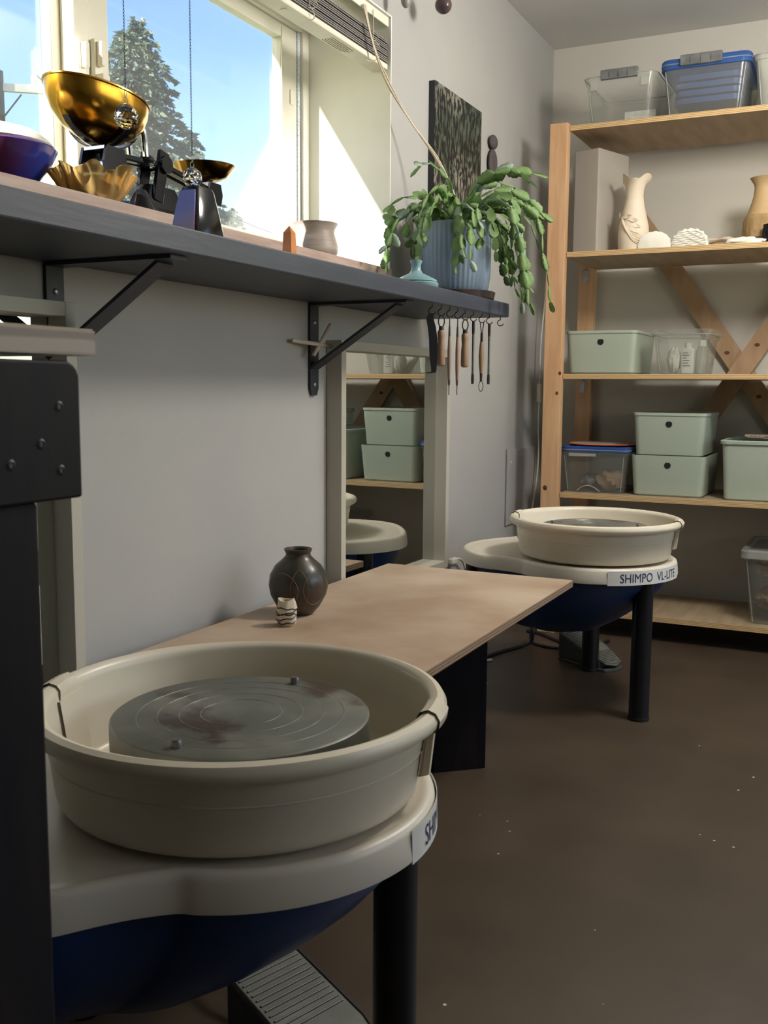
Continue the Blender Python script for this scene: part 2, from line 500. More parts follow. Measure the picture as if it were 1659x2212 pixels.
def sm(P, k=6):
    """Catmull-Rom through points"""
    P = [Vector(p) for p in P]; out = []
    for i in range(len(P) - 1):
        a, b, c, d = P[max(i - 1, 0)], P[i], P[i + 1], P[min(i + 2, len(P) - 1)]
        for j in range(k):
            t = j / k
            out.append(.5 * ((2 * b) + (c - a) * t + (2 * a - 5 * b + 4 * c - d) * t * t + (3 * b - a - 3 * c + d) * t ** 3))
    return out + [P[-1]]

# ------------------------------------------------------------------ the room
XR, YB, YF, ZC = 3.6, 4.10, -2.4, 2.257
WY0, WY1, WZ0, WZ1 = .40, 2.597, 1.238, 1.912       # window opening in the left wall
struct(bx(-.30, XR + .2, YF - .2, YB + .2, -.12, 0).build('floor', M_floor, smooth=False), 'dark brown stained concrete floor with pale flecks')
struct(bx(-.30, XR + .2, YF - .2, YB + .2, ZC, ZC + .12).build('ceiling', M_ceil, smooth=False))
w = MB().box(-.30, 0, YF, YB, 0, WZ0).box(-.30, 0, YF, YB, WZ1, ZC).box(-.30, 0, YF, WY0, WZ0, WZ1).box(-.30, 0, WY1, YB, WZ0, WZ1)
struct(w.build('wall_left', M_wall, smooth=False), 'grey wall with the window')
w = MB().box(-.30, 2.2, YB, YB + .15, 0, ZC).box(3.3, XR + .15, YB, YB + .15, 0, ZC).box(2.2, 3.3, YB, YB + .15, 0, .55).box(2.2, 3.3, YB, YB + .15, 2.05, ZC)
struct(w.build('wall_back', M_wall_lit, smooth=False), 'grey wall behind the shelving')
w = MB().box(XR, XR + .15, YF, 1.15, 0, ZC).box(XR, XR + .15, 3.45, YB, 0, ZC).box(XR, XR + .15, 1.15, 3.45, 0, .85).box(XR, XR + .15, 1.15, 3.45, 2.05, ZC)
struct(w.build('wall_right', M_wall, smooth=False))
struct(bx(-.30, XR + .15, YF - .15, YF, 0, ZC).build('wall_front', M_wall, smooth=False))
# white lining of the window reveal and its sill
struct(MB().box(-.262, .0015, WY1 - .004, WY1, WZ0, WZ1).build('trim_1', M_reveal, smooth=False), 'white painted side of the window reveal')
struct(MB().box(-.262, .0015, WY0, WY1 - .004, WZ1 - .004, WZ1).build('trim_2', M_reveal, smooth=False))
struct(MB().box(-.262, .0015, WY0, WY0 + .004, WZ0, WZ1 - .004).build('trim_3', M_reveal, smooth=False))
struct(bx(-.262, .010, WY0, WY1 - .004, WZ0 - .03, WZ0).build('trim_4', M_sillwood, smooth=False, bevel=.002), 'pinkish wooden window sill board')

def window(name, label):
    o = bpy.data.objects.new(name, None); COL.objects.link(o); ORG[o] = Vector((0, 0, 0))
    return struct(o, label)
win = window('window_1', 'white vinyl sliding window over the black shelf')
yr = WY1 - .004
fr = MB()
fr.box(-.33, -.256, 2.56, yr, WZ0, WZ1)                 # jamb at the far side
fr.box(-.33, -.256, WY0, WY0 + .04, WZ0, WZ1)
fr.box(-.33, -.256, WY0 + .04, 2.56, WZ1 - .018, WZ1)
fr.box(-.33, -.256, WY0 + .04, 2.56, WZ0, WZ0 + .03)
fr.build('frame', M_vinyl, win, smooth=False, bevel=.003)
def sash(y0, y1, x0, x1, l, r, t, b):
    z0, z1 = WZ0 + .03, WZ1 - .018
    s = MB().box(x0, x1, y0, y0 + l, z0, z1).box(x0, x1, y1 - r, y1, z0, z1)
    s.box(x0, x1, y0 + l, y1 - r, z0, z0 + b).box(x0, x1, y0 + l, y1 - r, z1 - t, z1)
    return s.build('sash', M_vinyl, win, smooth=False, bevel=.004)
s1 = sash(1.70, 2.545, -.30, -.268, .065, .08, .037, .05)
s2 = sash(WY0 + .04, 1.685, -.322, -.30, .05, .057, .037, .05)
bx(-.288, -.284, 1.765, 2.465, WZ0 + .08, WZ1 - .055).build('pane', M_glass, s1, smooth=False)
bx(-.314, -.310, WY0 + .09, 1.628, WZ0 + .08, WZ1 - .055).build('pane', M_glass, s2, smooth=False)
bx(-.3235, -.3225, 1.70, 2.54, WZ0 + .03, WZ1 - .018).build('insect_screen', M_screen, win, smooth=False)
bx(-.29, -.266, 2.5455, 2.5595, WZ0 + .03, WZ1 - .018).build('weather_strip', M_track, win, smooth=False)
bx(-.30, -.262, 1.655, 1.70, WZ0 + .03, WZ1 - .018).build('meeting_rail', M_vinyl, win, smooth=False, bevel=.004)
# two white latches on the meeting rail
for ly, lz in ((1.668, 1.575), (1.715, 1.59)):
    la = MB().box(-.264, -.252, ly - .012, ly + .012, lz - .05, lz + .035).box(-.252, -.238, ly - .006, ly + .007, lz - .02, lz + .03)
    la.box(-.252, -.232, ly - .010, ly + .012, lz - .05, lz - .036)
    la.build('latch', M_vinyl, win, smooth=False, bevel=.003)
for kz in (1.71, 1.29):
    bx(-.268, -.264, 2.505, 2.525, kz - .02, kz + .02).build('clip', M_vinyl, s1, smooth=False, bevel=.002)

win2 = window('added_window', 'large added window in the right wall, unseen, for fill light')  # window made up out of view to carry the fill light
bx(XR + .03, XR + .08, 1.15, 1.22, .85, 2.05).build('frame', M_vinyl, win2, smooth=False)
bx(XR + .03, XR + .08, 3.38, 3.45, .85, 2.05).build('frame', M_vinyl, win2, smooth=False)
bx(XR + .03, XR + .08, 2.27, 2.33, .85, 2.05).build('mullion', M_vinyl, win2, smooth=False)
bx(XR + .05, XR + .055, 1.22, 3.38, .85, 2.05).build('pane', M_glass, win2, smooth=False)
win3 = window('window_3', 'glazed opening in the back wall beyond the shelving')
bx(2.2, 2.27, YB + .03, YB + .08, .55, 2.05).build('frame', M_vinyl, win3, smooth=False)
bx(3.23, 3.3, YB + .03, YB + .08, .55, 2.05).build('frame', M_vinyl, win3, smooth=False)

bx(2.27, 3.23, YB + .05, YB + .055, .55, 2.05).build('pane', M_glass, win3, smooth=False)
# pendant globe lamp, added out of view to brighten the room
pl_ = thing('fill_lamp', (1.35, 2.55, 1.82), 'added globe fill lamp, out of view above the gap between bench and shelving', 'lamp')
MB().tube([(1.35, 2.55, 2.05), (1.35, 2.55, 2.24)], .004, 8).build('cord', M_rubber, pl_)
MB().lathe([(0, 2.257), (.05, 2.257), (.05, 2.24), (.02, 2.235), (0, 2.235)], (1.35, 2.55, 0), 24).build('canopy', M_bottle, pl_)
MB().lathe([(.035, 2.025), (.035, 2.05), (.012, 2.06), (0, 2.06)], (1.35, 2.55, 0), 24).build('socket', M_rubber, pl_)
bd = bpy.data.lights.new('globe_fill', 'POINT'); bd.energy = 58; bd.color = (1.0, .945, .87); bd.shadow_soft_size = .14
bo_ = bpy.data.objects.new('globe_fill', bd); COL.objects.link(bo_); bo_.location = (1.35, 2.55, 1.92)

# ------------------------------------------------------------------ outside
gnd = struct(bx(-70, -.9, -60, 90, -1.1, -1.0).build('ground_outside', M_grass, smooth=False))
struct(bx(-.72, -.31, -3, 5, 2.47, 2.62).build('roof_eave', M_eave, smooth=False))
def spruce(base, h, rad, label, seed):
    rnd = random.Random(seed)
    t = thing('spruce_tree', base, label, 'tree', 'spruce trees outside the window')
    b = Vector(base)
    MB().tube([b, b + Vector((0, 0, h * .5)), b + Vector((0, 0, h * .985))], [h * .018, h * .011, .02], 7).build('trunk', M_bark, t)
    mb = MB()
    nb = int(h * 22)
    vs = []; fs = []
    for i in range(nb):
        k = (i + .5) / nb
        z = h * (.10 + .90 * k ** .9)
        L = rad * (1 - z / h) ** .8 * rnd.uniform(.65, 1.12) + .15
        a = i * 2.39996 + rnd.uniform(-.3, .3)
        d = Vector((math.cos(a), math.sin(a), 0)); sd = Vector((-d.y, d.x, 0))
        m = max(14, int(L * 88))
        for q in range(m):
            u = (q + rnd.random()) / m
            p = b + Vector((0, 0, z)) + d * (L * u) + Vector((0, 0, L * (.16 * u - .42 * u * u)))
            p += sd * rnd.uniform(-1, 1) * L * .22 * (1.05 - u) + Vector((0, 0, rnd.uniform(-.10, .05)))
            s = rnd.uniform(.07, .17)
            e1 = (d * rnd.uniform(.4, 1) + sd * rnd.uniform(-1, 1) + Vector((0, 0, rnd.uniform(-.7, .1)))).normalized() * s
            e2 = e1.cross(Vector((rnd.uniform(-1, 1), rnd.uniform(-1, 1), rnd.uniform(-.5, 1)))).normalized() * s * .42
            c = len(vs)
            vs += [p - e2, p + e2, p + e1 * 1.1]
            fs.append((c, c + 1, c + 2))
    mb.add(vs, fs)
    o = mb.build('foliage', M_spruce, t, smooth=False)
    o['kind'] = 'stuff'
spruce((-16, 21.1, -1), 11.0, 4.2, 'tallest spruce tree seen through the right window pane', 3)
spruce((-15.4, 19.9, -1), 10.3, 3.4, 'spruce tree standing left of and slightly lower than the tallest one', 5)
spruce((-17, 24.4, -1), 9.0, 3.6, 'medium spruce tree right of the tallest one', 8)
spruce((-18, 28.0, -1), 7.6, 3.0, 'smallest spruce tree furthest right outside the window', 9)
pole = thing('utility_pole', (-14, 14.55, -1), 'weathered utility pole with a crossarm outside the left window pane', 'utility pole')
MB().tube([(-14, 14.55, -1), (-14, 14.55, 6.75)], [.16, .12], 10).build('mast', M_polewood, pole)
MB().bar((-14.0, 14.5, 6.45), (-13.6, 15.3, 6.55), .11, .14).build('crossarm', M_eave, pole)
MB().bar((-14, 14.6, 5.85), (-13.8, 14.95, 6.4), .03, .03).build('brace', M_polewood, pole)
MB().ball((-13.65, 15.15, 6.72), .07, .07, .1, 10, 6).build('insulator', M_whiteglaze, pole)
for i, (a, b) in enumerate((((-13.65, 15.15, 6.82), (-17.5, 33, 6.1)), ((-14, 14.7, 5.75), (-16, 30, 4.4)))):
    P = [Vector(a).lerp(Vector(b), k / 14) - Vector((0, 0, .7 * math.sin(PI * k / 14))) for k in range(15)]
    tag(MB().tube(P, .016, 5).build('overhead_wire', M_wire), ['upper overhead wire running from the pole top', 'lower overhead wire running below the crossarm'][i], 'wire', 'overhead wires')

# ------------------------------------------------------------------ blind
bl = thing('window_blind', (-.03, 1.5, 1.77), 'cream and grey venetian blind drawn up at the top of the window', 'blind')
BY0, BY1 = WY0 + .02, 2.590
bx(-.058, -.004, BY0, BY1, WZ1 - .030, WZ1 - .005).build('headrail', M_blindcream, bl, smooth=False, bevel=.002)
bx(-.056, -.006, BY0, BY1, 1.771, 1.786).build('bottom_rail', M_blindcream, bl, smooth=False, bevel=.003)
for k in range(11):
    z = 1.7895 + k * .0055
    s = bx(-.056 + .001 * (k % 2), -.006 - .001 * ((k * 7) % 3), BY0, BY1 - .003 * ((k * 5) % 3), z, z + .0026)
    s.build('slat', M_slat, bl, smooth=False)
for y in (2.16, 2.49):
    MB().tube(sm([(-.001, y, 1.895), (-.0015, y + .001, 1.85), (-.002, y, 1.80), (.004, y + .005, 1.787), (.003, y + .012, 1.773), (-.012, y + .004, 1.768), (-.016, y - .012, 1.7695)]), .0012, 5).build('ladder_cord', M_cord, bl)
    P = [(.003 + .007 * math.cos(t * .9), y + .004 + .008 * math.sin(t * .9) + .001 * t, 1.83 - .0032 * t) for t in range(13)]
    MB().tube(sm(P, 3), .0011, 5).build('cord_loop', M_cord, bl)
    MB().cyl((-.031, y - .07, 1.7712), (-.031, y - .07, 1.7685), .008, 14).build('plug', M_blindcream, bl)
for k in range(5):
    bx(-.049 + k * .007, -.047 + k * .007, 2.30, 2.40 + .01 * (k % 3), 1.7703, 1.7711).build('printed_line', M_print, bl, smooth=False)
cords = thing('pull_cord', (.06, 2.6, 1.45), 'pale pull cords of the blind slanting down into the cactus', 'cord')
for k, dx in enumerate((0, .004, .008)):
    P = [(.002 + dx * .3, 2.425 + dx, 1.888), (.012, 2.46 + dx * .6, 1.80), (.03 + dx, 2.51 + dx * (1, -1, .4)[k], 1.71), (.06, 2.60 + dx * .5, 1.63), (.10 + dx, 2.67 - dx * (0, 1, .2)[k], 1.55), (.145, 2.70 + dx * .3, 1.46), (.16, 2.705, 1.41)]
    MB().tube(sm(P), .0022, 6).build('strand', M_cord, cords)

# ------------------------------------------------------------------ long black shelf and its brackets
SZ0, SZ1, SX = 1.112, 1.151, .285
sh = bx(.001, SX, .15, 2.80, SZ0, SZ1).build('wall_shelf', M_shelfblack, smooth=False, bevel=.003)
tag(sh, 'long black wooden shelf under the window', 'shelf')
def bracket(y, label):
    t = thing('shelf_bracket', (0, y, .89), label, 'bracket', 'black steel brackets under the window shelf')
    w = .020
    pv = [(y - w, .895 + .012), (y - w + .008, .889), (y + w - .008, .889), (y + w, .895 + .012), (y + w, SZ0 - .0005), (y - w, SZ0 - .0005)]
    MB().prism(pv, 'x', .001, .007).build('upright', M_brkt, t, smooth=False)
    bx(.007, .262, y - w, y + w, SZ0 - .0065, SZ0 - .0005).build('arm', M_brkt, t, smooth=False)
    MB().bar((.006, y, .955), (.235, y, SZ0 - .01), 2 * w, .006).build('brace', M_brkt, t, smooth=False)
    for z in (1.065, .915):
        MB().ball((.0075, y, z), .003, .006, .006, 12, 6).build('screw', M_screw, t)
    return t
bracket(2.165, 'black bracket beside the square mirror with wooden dowels in it')
bracket(1.30, 'black bracket at the left under the window shelf')
for a, b, lb in (((.012, 2.05, 1.018), (.052, 2.172, 1.008), 'pale wooden dowel lying level in the bracket'), ((.03, 2.12, .985), (.055, 2.16, 1.060), 'pale wooden dowel standing tilted in the bracket')):
    tag(MB().cyl(a, b, .0048, 12).build('wooden_dowel', M_dowel), lb, 'dowel', 'dowels stuck in the bracket')

# hooks and hanging tools
HY = [2.283, 2.340, 2.395, 2.449, 2.501, 2.561, 2.625, 2.684, 2.775]
NAMES = ['black bent tool', 'first wooden-handled loop tool', 'first thin grey tool', 'thin brown tool', 'second wooden-handled loop tool', 'steel rod tool', 'brown double loop tool', 'rightmost steel tool']
for i, y in enumerate(HY):
    P = [(.268, y, SZ0 + .002), (.268, y, SZ0 - .006)]
    for k in range(9):
        t = R(100 + 245 * k / 8)
        P.append((.268 + .92 * .0085 * math.cos(t), y + .38 * .0085 * math.cos(t) + .001, SZ0 - .0165 + .0085 * math.sin(t)))
    lb = ('black cup hook holding the ' + NAMES[i]) if i < 8 else 'empty black cup hook at the shelf end'
    tag(MB().tube(sm(P, 3), .0013, 6).build('cup_hook', M_hookm), lb, 'hook', 'cup hooks under the shelf end')
HT = SZ0 - .0265
X = .268
def tool(i, label):
    return thing('pottery_tool', (X, HY[i] + .001, HT - .15), label, 'tool', 'pottery tools hanging under the shelf')
def stick(P, m, t, name, n=12):
    mb = MB().tube([(X, P[0][2] if len(P[0]) > 2 else 0, 0)] * 0 + [(X, t['y'], z) for z, r in P], [r for z, r in P], n)
    return mb.build(name, m, t)
def loop(t, y, z0, z1, w, m=None, rad=.0012):
    P = [(w * math.sin(2 * PI * k / 16), (z0 + z1) / 2 + (z1 - z0) / 2 * math.cos(2 * PI * k / 16)) for k in range(16)]
    MB().tube([(X + .92 * d, y + .38 * d, z) for d, z in P], rad, 6, closed=True).build('wire_loop', m or M_toolsteel, t)
# 0 black bent blade
t = tool(0, 'black curved trimming blade, leftmost of the hanging tools')
y = HY[0] + .001
P = [(HT + .004, -.003, .006), (HT - .010, -.006, .009), (HT - .03, -.001, .010), (HT - .06, .003, .0105), (HT - .10, .004, .010), (HT - .125, .005, .007), (HT - .138, .005, .006)]
mb = MB(); rings = []
for z, dy, hw in P:
    rings.append([(X + .92 * d - .38 * e, y + .38 * d + .92 * e, z) for d, e in ((dy - hw, -.0015), (dy + hw, -.0015), (dy + hw, .0015), (dy - hw, .0015))])
mb.loft(rings).build('blade', M_strap, t, smooth=False)
MB().obox((X + .000, y - .006, HT - .139), (.92, .38, .1), (-.38, .92, 0), (-.1, 0, 1), .011, .006, .0012).build('foot', M_strap, t, smooth=False)
# 1, 4 wooden-handled loop tools
for i, lb in ((1, 'loop tool with wooden handle next to the black blade'), (4, 'loop tool with wooden handle in the middle of the row')):
    t = tool(i, lb); y = HY[i] + .001; t['y'] = y
    loop(t, y, HT + .002, HT - .026, .0075, M_tooldark, .0016)
    stick([(HT - .024, .006), (HT - .034, .0065)], M_tooldark, t, 'ferrule')
    stick([(HT - .034, .0075), (HT - .039, .0096), (HT - .048, .0094), (HT - .062, .0082), (HT - .08, .0100), (HT - .112, .0106), (HT - .119, .010), (HT - .122, .006)], M_toolwood, t, 'handle', 16)
# 2, 3 thin tools
for i, m, lb in ((2, M_toolpale, 'thin pale tapered tool with a fork tip'), (3, M_toolwood, 'thin brown tapered tool with a needle tip')):
    t = tool(i, lb); y = HY[i] + .001; t['y'] = y
    stick([(HT + .002, .0016), (HT - .020, .0022), (HT - .022, .003), (HT - .045, .0037)], M_toolsteel, t, 'upper_shank')
    stick([(HT - .04, .0034), (HT - .08, .0052), (HT - .12, .0052), (HT - .155, .0036)], m, t, 'handle')
    stick([(HT - .155, .0036), (HT - .168, .0028), (HT - .170, .0014), (HT - .194, .0012)], M_toolsteel, t, 'tip')
# 5, 7 steel rods
for i, lb in ((5, 'speckled steel rod tool with dark flat ends'), (7, 'steel rod tool with a dark ribbon end, rightmost of the tools')):
    t = tool(i, lb); y = HY[i] + .001; t['y'] = y
    stick([(HT + .002, .004), (HT - .02, .0042), (HT - .033, .0034)], M_tooldark, t, 'upper_end')
    stick([(HT - .033, .0033), (HT - .138, .0033)], M_toolsteel, t, 'rod')
    stick([(HT - .138, .0036), (HT - .152, .0044), (HT - .165, .0036)], M_tooldark, t, 'lower_end')
# 6 double loop
t = tool(6, 'double-ended loop tool with a fat brown wooden handle'); y = HY[6] + .001; t['y'] = y
MB().tube([(X - .0045, y - .002, HT + .001), (X - .001, y, HT - .028)], .0014, 6).build('wire', M_tooldark, t)
MB().tube([(X + .0045, y + .002, HT + .001), (X + .001, y, HT - .028)], .0014, 6).build('wire', M_tooldark, t)
stick([(HT - .026, .0035), (HT - .05, .0040)], M_tooldark, t, 'ferrule')
stick([(HT - .05, .0045), (HT - .07, .0066), (HT - .09, .0075), (HT - .112, .0064), (HT - .135, .0042)], M_toolwood, t, 'handle', 16)
stick([(HT - .135, .0042), (HT - .158, .0034)], M_tooldark, t, 'ferrule')
loop(t, y, HT - .157, HT - .185, .006)

# ------------------------------------------------------------------ mirrors
def mirror(y0, y1, z0, z1, label, turn=0):
    t = thing('wall_mirror', (0, (y0 + y1) / 2, z0), label, 'mirror', 'square deep-framed mirrors on the left wall')
    w, d = .024, .045
    for a in ((.001, d, y0, y0 + w, z0, z1), (.001, d, y1 - w, y1, z0, z1), (.001, d, y0 + w, y1 - w, z0, z0 + w), (.001, d, y0 + w, y1 - w, z1 - w, z1)):
        bx(*a).build('frame_member', M_white_lacq, t, smooth=False, bevel=.001)
    bx(.001, .006, y0 + w, y1 - w, z0 + w, z1 - w).build('mirror_glass', M_mirror, t, smooth=False)
    t.rotation_euler.z = R(turn); t.location.x += abs(math.sin(R(turn))) * (y1 - y0) / 2
mirror(2.235, 2.920, .345, 1.026, 'square mirror with deep pale frame reflecting the green boxes', -1.1)
mirror(.62, 1.305, .362, 1.046, 'square mirror with deep pale frame at the left behind the workbench')

# ------------------------------------------------------------------ plywood bench between the wheels
PZ = .422
be = thing('plank_bench', (.31, 1.9, 0), 'low bench of raw plywood on black blocks between the two wheels', 'bench')
bx(.051, .577, 1.28, 2.50, PZ - .0175, PZ - .001).build('edge_plies', M_plankedge, be, smooth=False)
bx(.051, .577, 1.28, 2.50, PZ - .001, PZ).build('board', M_plankply, be, smooth=False)
def block(A, B, L):
    A, B = Vector(A), Vector(B); e = (B - A).normalized(); n = Vector((-e.y, e.x))
    C_, D_ = B + n * L, A + n * L
    return MB().prism([A[:], B[:], C_[:], D_[:]], 'z', 0, PZ - .0175)
block((.355, 2.12), (.455, 2.208), .26).build('support_block', M_benchblack, be, smooth=False, bevel=.002)
block((.12, 1.42), (.26, 1.42), .3).build('support_block', M_benchblack, be, smooth=False, bevel=.002)

# round dark vase
vp_ = (.150, 1.845, PZ)
va = thing('vase', vp_, 'round dark carved vase with a flared neck on the plywood bench', 'vase')
prof = [(0, 0), (.030, 0), (.034, .003), (.047, .018), (.060, .042), (.064, .064), (.061, .086), (.050, .106), (.035, .119), (.0275, .127), (.0265, .132), (.030, .139), (.0305, .142), (.028, .143), (.0235, .139), (.022, .130), (.024, .122), (.045, .10), (.055, .06), (.03, .01), (0, .006)]
MB().lathe([(r * 1.0, z) for r, z in prof], vp_, 56).build('body', M_vase, va)
def vrad(z):
    for (r0, z0), (r1, z1) in zip(prof[1:12], prof[2:13]):
        if z0 <= z <= z1: return r0 + (r1 - r0) * (z - z0) / max(z1 - z0, 1e-6)
    return .06
for cz, ca, rz, ra in ((.060, -95, .036, .62), (.062, -20, .034, .52), (.064, 60, .034, .55), (.058, -57, .045, .30), (.060, 140, .034, .6)):
    P = []
    for k in range(28):
        t_ = 2 * PI * k / 28
        z = cz + rz * math.sin(t_); a = R(ca) + ra * math.cos(t_); r = vrad(z) + .0001
        P.append((vp_[0] + r * math.cos(a), vp_[1] + r * math.sin(a), PZ + z))
    MB().tube(P, .0008, 5, closed=True).build('incised_line', M_vaseline, va)
# small crackled cup
cp = (.187, 1.737, PZ)
cu = thing('small_cup', cp, 'tiny white cup with black cracked bands in front of the dark vase', 'cup')
wob = lambda a, r, z: (r * (1 + .05 * math.sin(3 * a + z * 160) + .03 * math.sin(7 * a - z * 90)), z + (.0025 * math.sin(2 * a + 1) if z > .045 else 0))
MB().lathe([(0, 0), (.013, 0), (.018, .006), (.0205, .018), (.0198, .030), (.0205, .036), (.0185, .046), (.0165, .055), (.0135, .055), (.0145, .04), (.014, .01), (0, .008)], cp, 40, wob=wob).build('body', M_cupwhite, cu)
for z, ph, sl in ((.009, 0, .002), (.0165, 1.2, .004), (.0235, 2.4, .003), (.031, .4, .005), (.036, 3.4, .003)):
    P = []
    for k in range(36):
        a = 2 * PI * k / 36; zz = z + sl * math.sin(a + ph) + .0012 * math.sin(5 * a + ph)
        r = .0200 * (1 + .05 * math.sin(3 * a + zz * 160) + .03 * math.sin(7 * a - zz * 90)) if zz > .012 else .0185
        P.append((cp[0] + r * math.cos(a), cp[1] + r * math.sin(a), PZ + zz))
    MB().tube(P, .0014, 5, closed=True).build('black_band', M_cupblack, cu)

# ------------------------------------------------------------------ workbench at the left edge
wb = thing('workbench', (.6, .0, 0), 'workbench with ply top and black apron at the left edge', 'workbench')
bx(.15, .768, -.85, .541, .9465, .948).build('top_skin', M_ply, wb, smooth=False)
bx(.15, .77, -.85, .541, .930, .9465).build('top_plies', M_worktop, wb, smooth=False)
ap = [(-.80, .834), (.525, .834), (.525, .915)]
ap += [(.525 - .012 + .012 * math.cos(R(a)), .914 + .012 * math.sin(R(a))) for a in (15, 35, 55, 75, 90)] + [(-.80, .926)]
apo = MB().prism(ap, 'x', .735, .77).build('apron', M_benchblack, wb, smooth=False, bevel=.002)
for y, z in ((.505, .896), (.462, .860), (.505, .854), (.488, .872)):
    MB().lathe([(0, .0002), (.0018, .0002), (.0022, .0008), (.0032, .0002), (.0036, 0)], (0, 0, 0), 14).xform(Matrix.Translation((.7702, y, z)) @ Matrix.Rotation(PI / 2, 4, 'Y')).build('screw', M_tooldark, apo)
bx(.66, .766, .36, .488, 0, .834).build('leg', M_benchblack, wb, smooth=False, bevel=.003)
bx(.66, .766, -.80, -.68, 0, .834).build('leg', M_benchblack, wb, smooth=False, bevel=.003)
bx(.16, .25, .36, .488, 0, .930).build('leg', M_benchblack, wb, smooth=False, bevel=.003)
bx(.16, .25, -.80, -.68, 0, .930).build('leg', M_benchblack, wb, smooth=False, bevel=.003)
bx(.25, .735, -.70, -.66, .85, .930).build('cross_rail', M_benchblack, wb, smooth=False)
bx(.25, .735, .38, .42, .85, .930).build('cross_rail', M_benchblack, wb, smooth=False)

# ------------------------------------------------------------------ potter's wheels
half = [(.410, 0), (.408, .06), (.395, .13), (.365, .19), (.315, .237), (.257, .266), (.20, .276), (.16, .268), (.118, .249), (.084, .236), (.045, .2275)]
def outline(scale=1, shift=0, off=0):
    pts = [Vector((u, v)) for u, v in half]
    arc = [Vector((.232 * math.cos(R(a)), .232 * math.sin(R(a)))) for a in range(84, 181, 6)]
    side = [Vector(p).to_2d() for p in sm([Vector((p.x, p.y, 0)) for p in pts + arc], 3)]
    full = side + [Vector((p.x, -p.y)) for p in reversed(side[1:-1])]
    return [((p.x - shift) * scale + shift, p.y * scale) for p in full]
def grow(poly, d):
    n = len(poly); out = []
    for i in range(n):
        a, b = Vector(poly[i - 1]), Vector(poly[(i + 1) % n])
        t = (b - a).normalized(); out.append((poly[i][0] + t.y * d, poly[i][1] - t.x * d))
    return out
def text_mesh(s, h):
    c = bpy.data.curves.new('lettering', 'FONT'); c.body = s; c.size = 1; c.align_x = 'CENTER'; c.resolution_u = 3
    o = bpy.data.objects.new('lettering', c); COL.objects.link(o)
    dg = bpy.context.evaluated_depsgraph_get(); dg.update()
    me = bpy.data.meshes.new_from_object(o.evaluated_get(dg))
    bpy.data.objects.remove(o, do_unlink=True)
    bm = bmesh.new(); bm.from_mesh(me)
    bmesh.ops.triangulate(bm, faces=bm.faces)
    for _ in range(2):
        le = [e for e in bm.edges if e.calc_length() > .12]
        if le: bmesh.ops.subdivide_edges(bm, edges=le, cuts=1); bmesh.ops.triangulate(bm, faces=bm.faces)
    V = [v.co.copy() for v in bm.verts]; bm.verts.index_update()
    F = [tuple(v.index for v in f.verts) for f in bm.faces]; bm.free()
    ys = [p.y for p in V]; k = h / (max(ys) - min(ys)); y0 = min(ys)
    return [(p.x * k * .84, (p.y - y0) * k) for p in V], F
TXT = text_mesh('SHIMPO  VL-LITE', .0238)

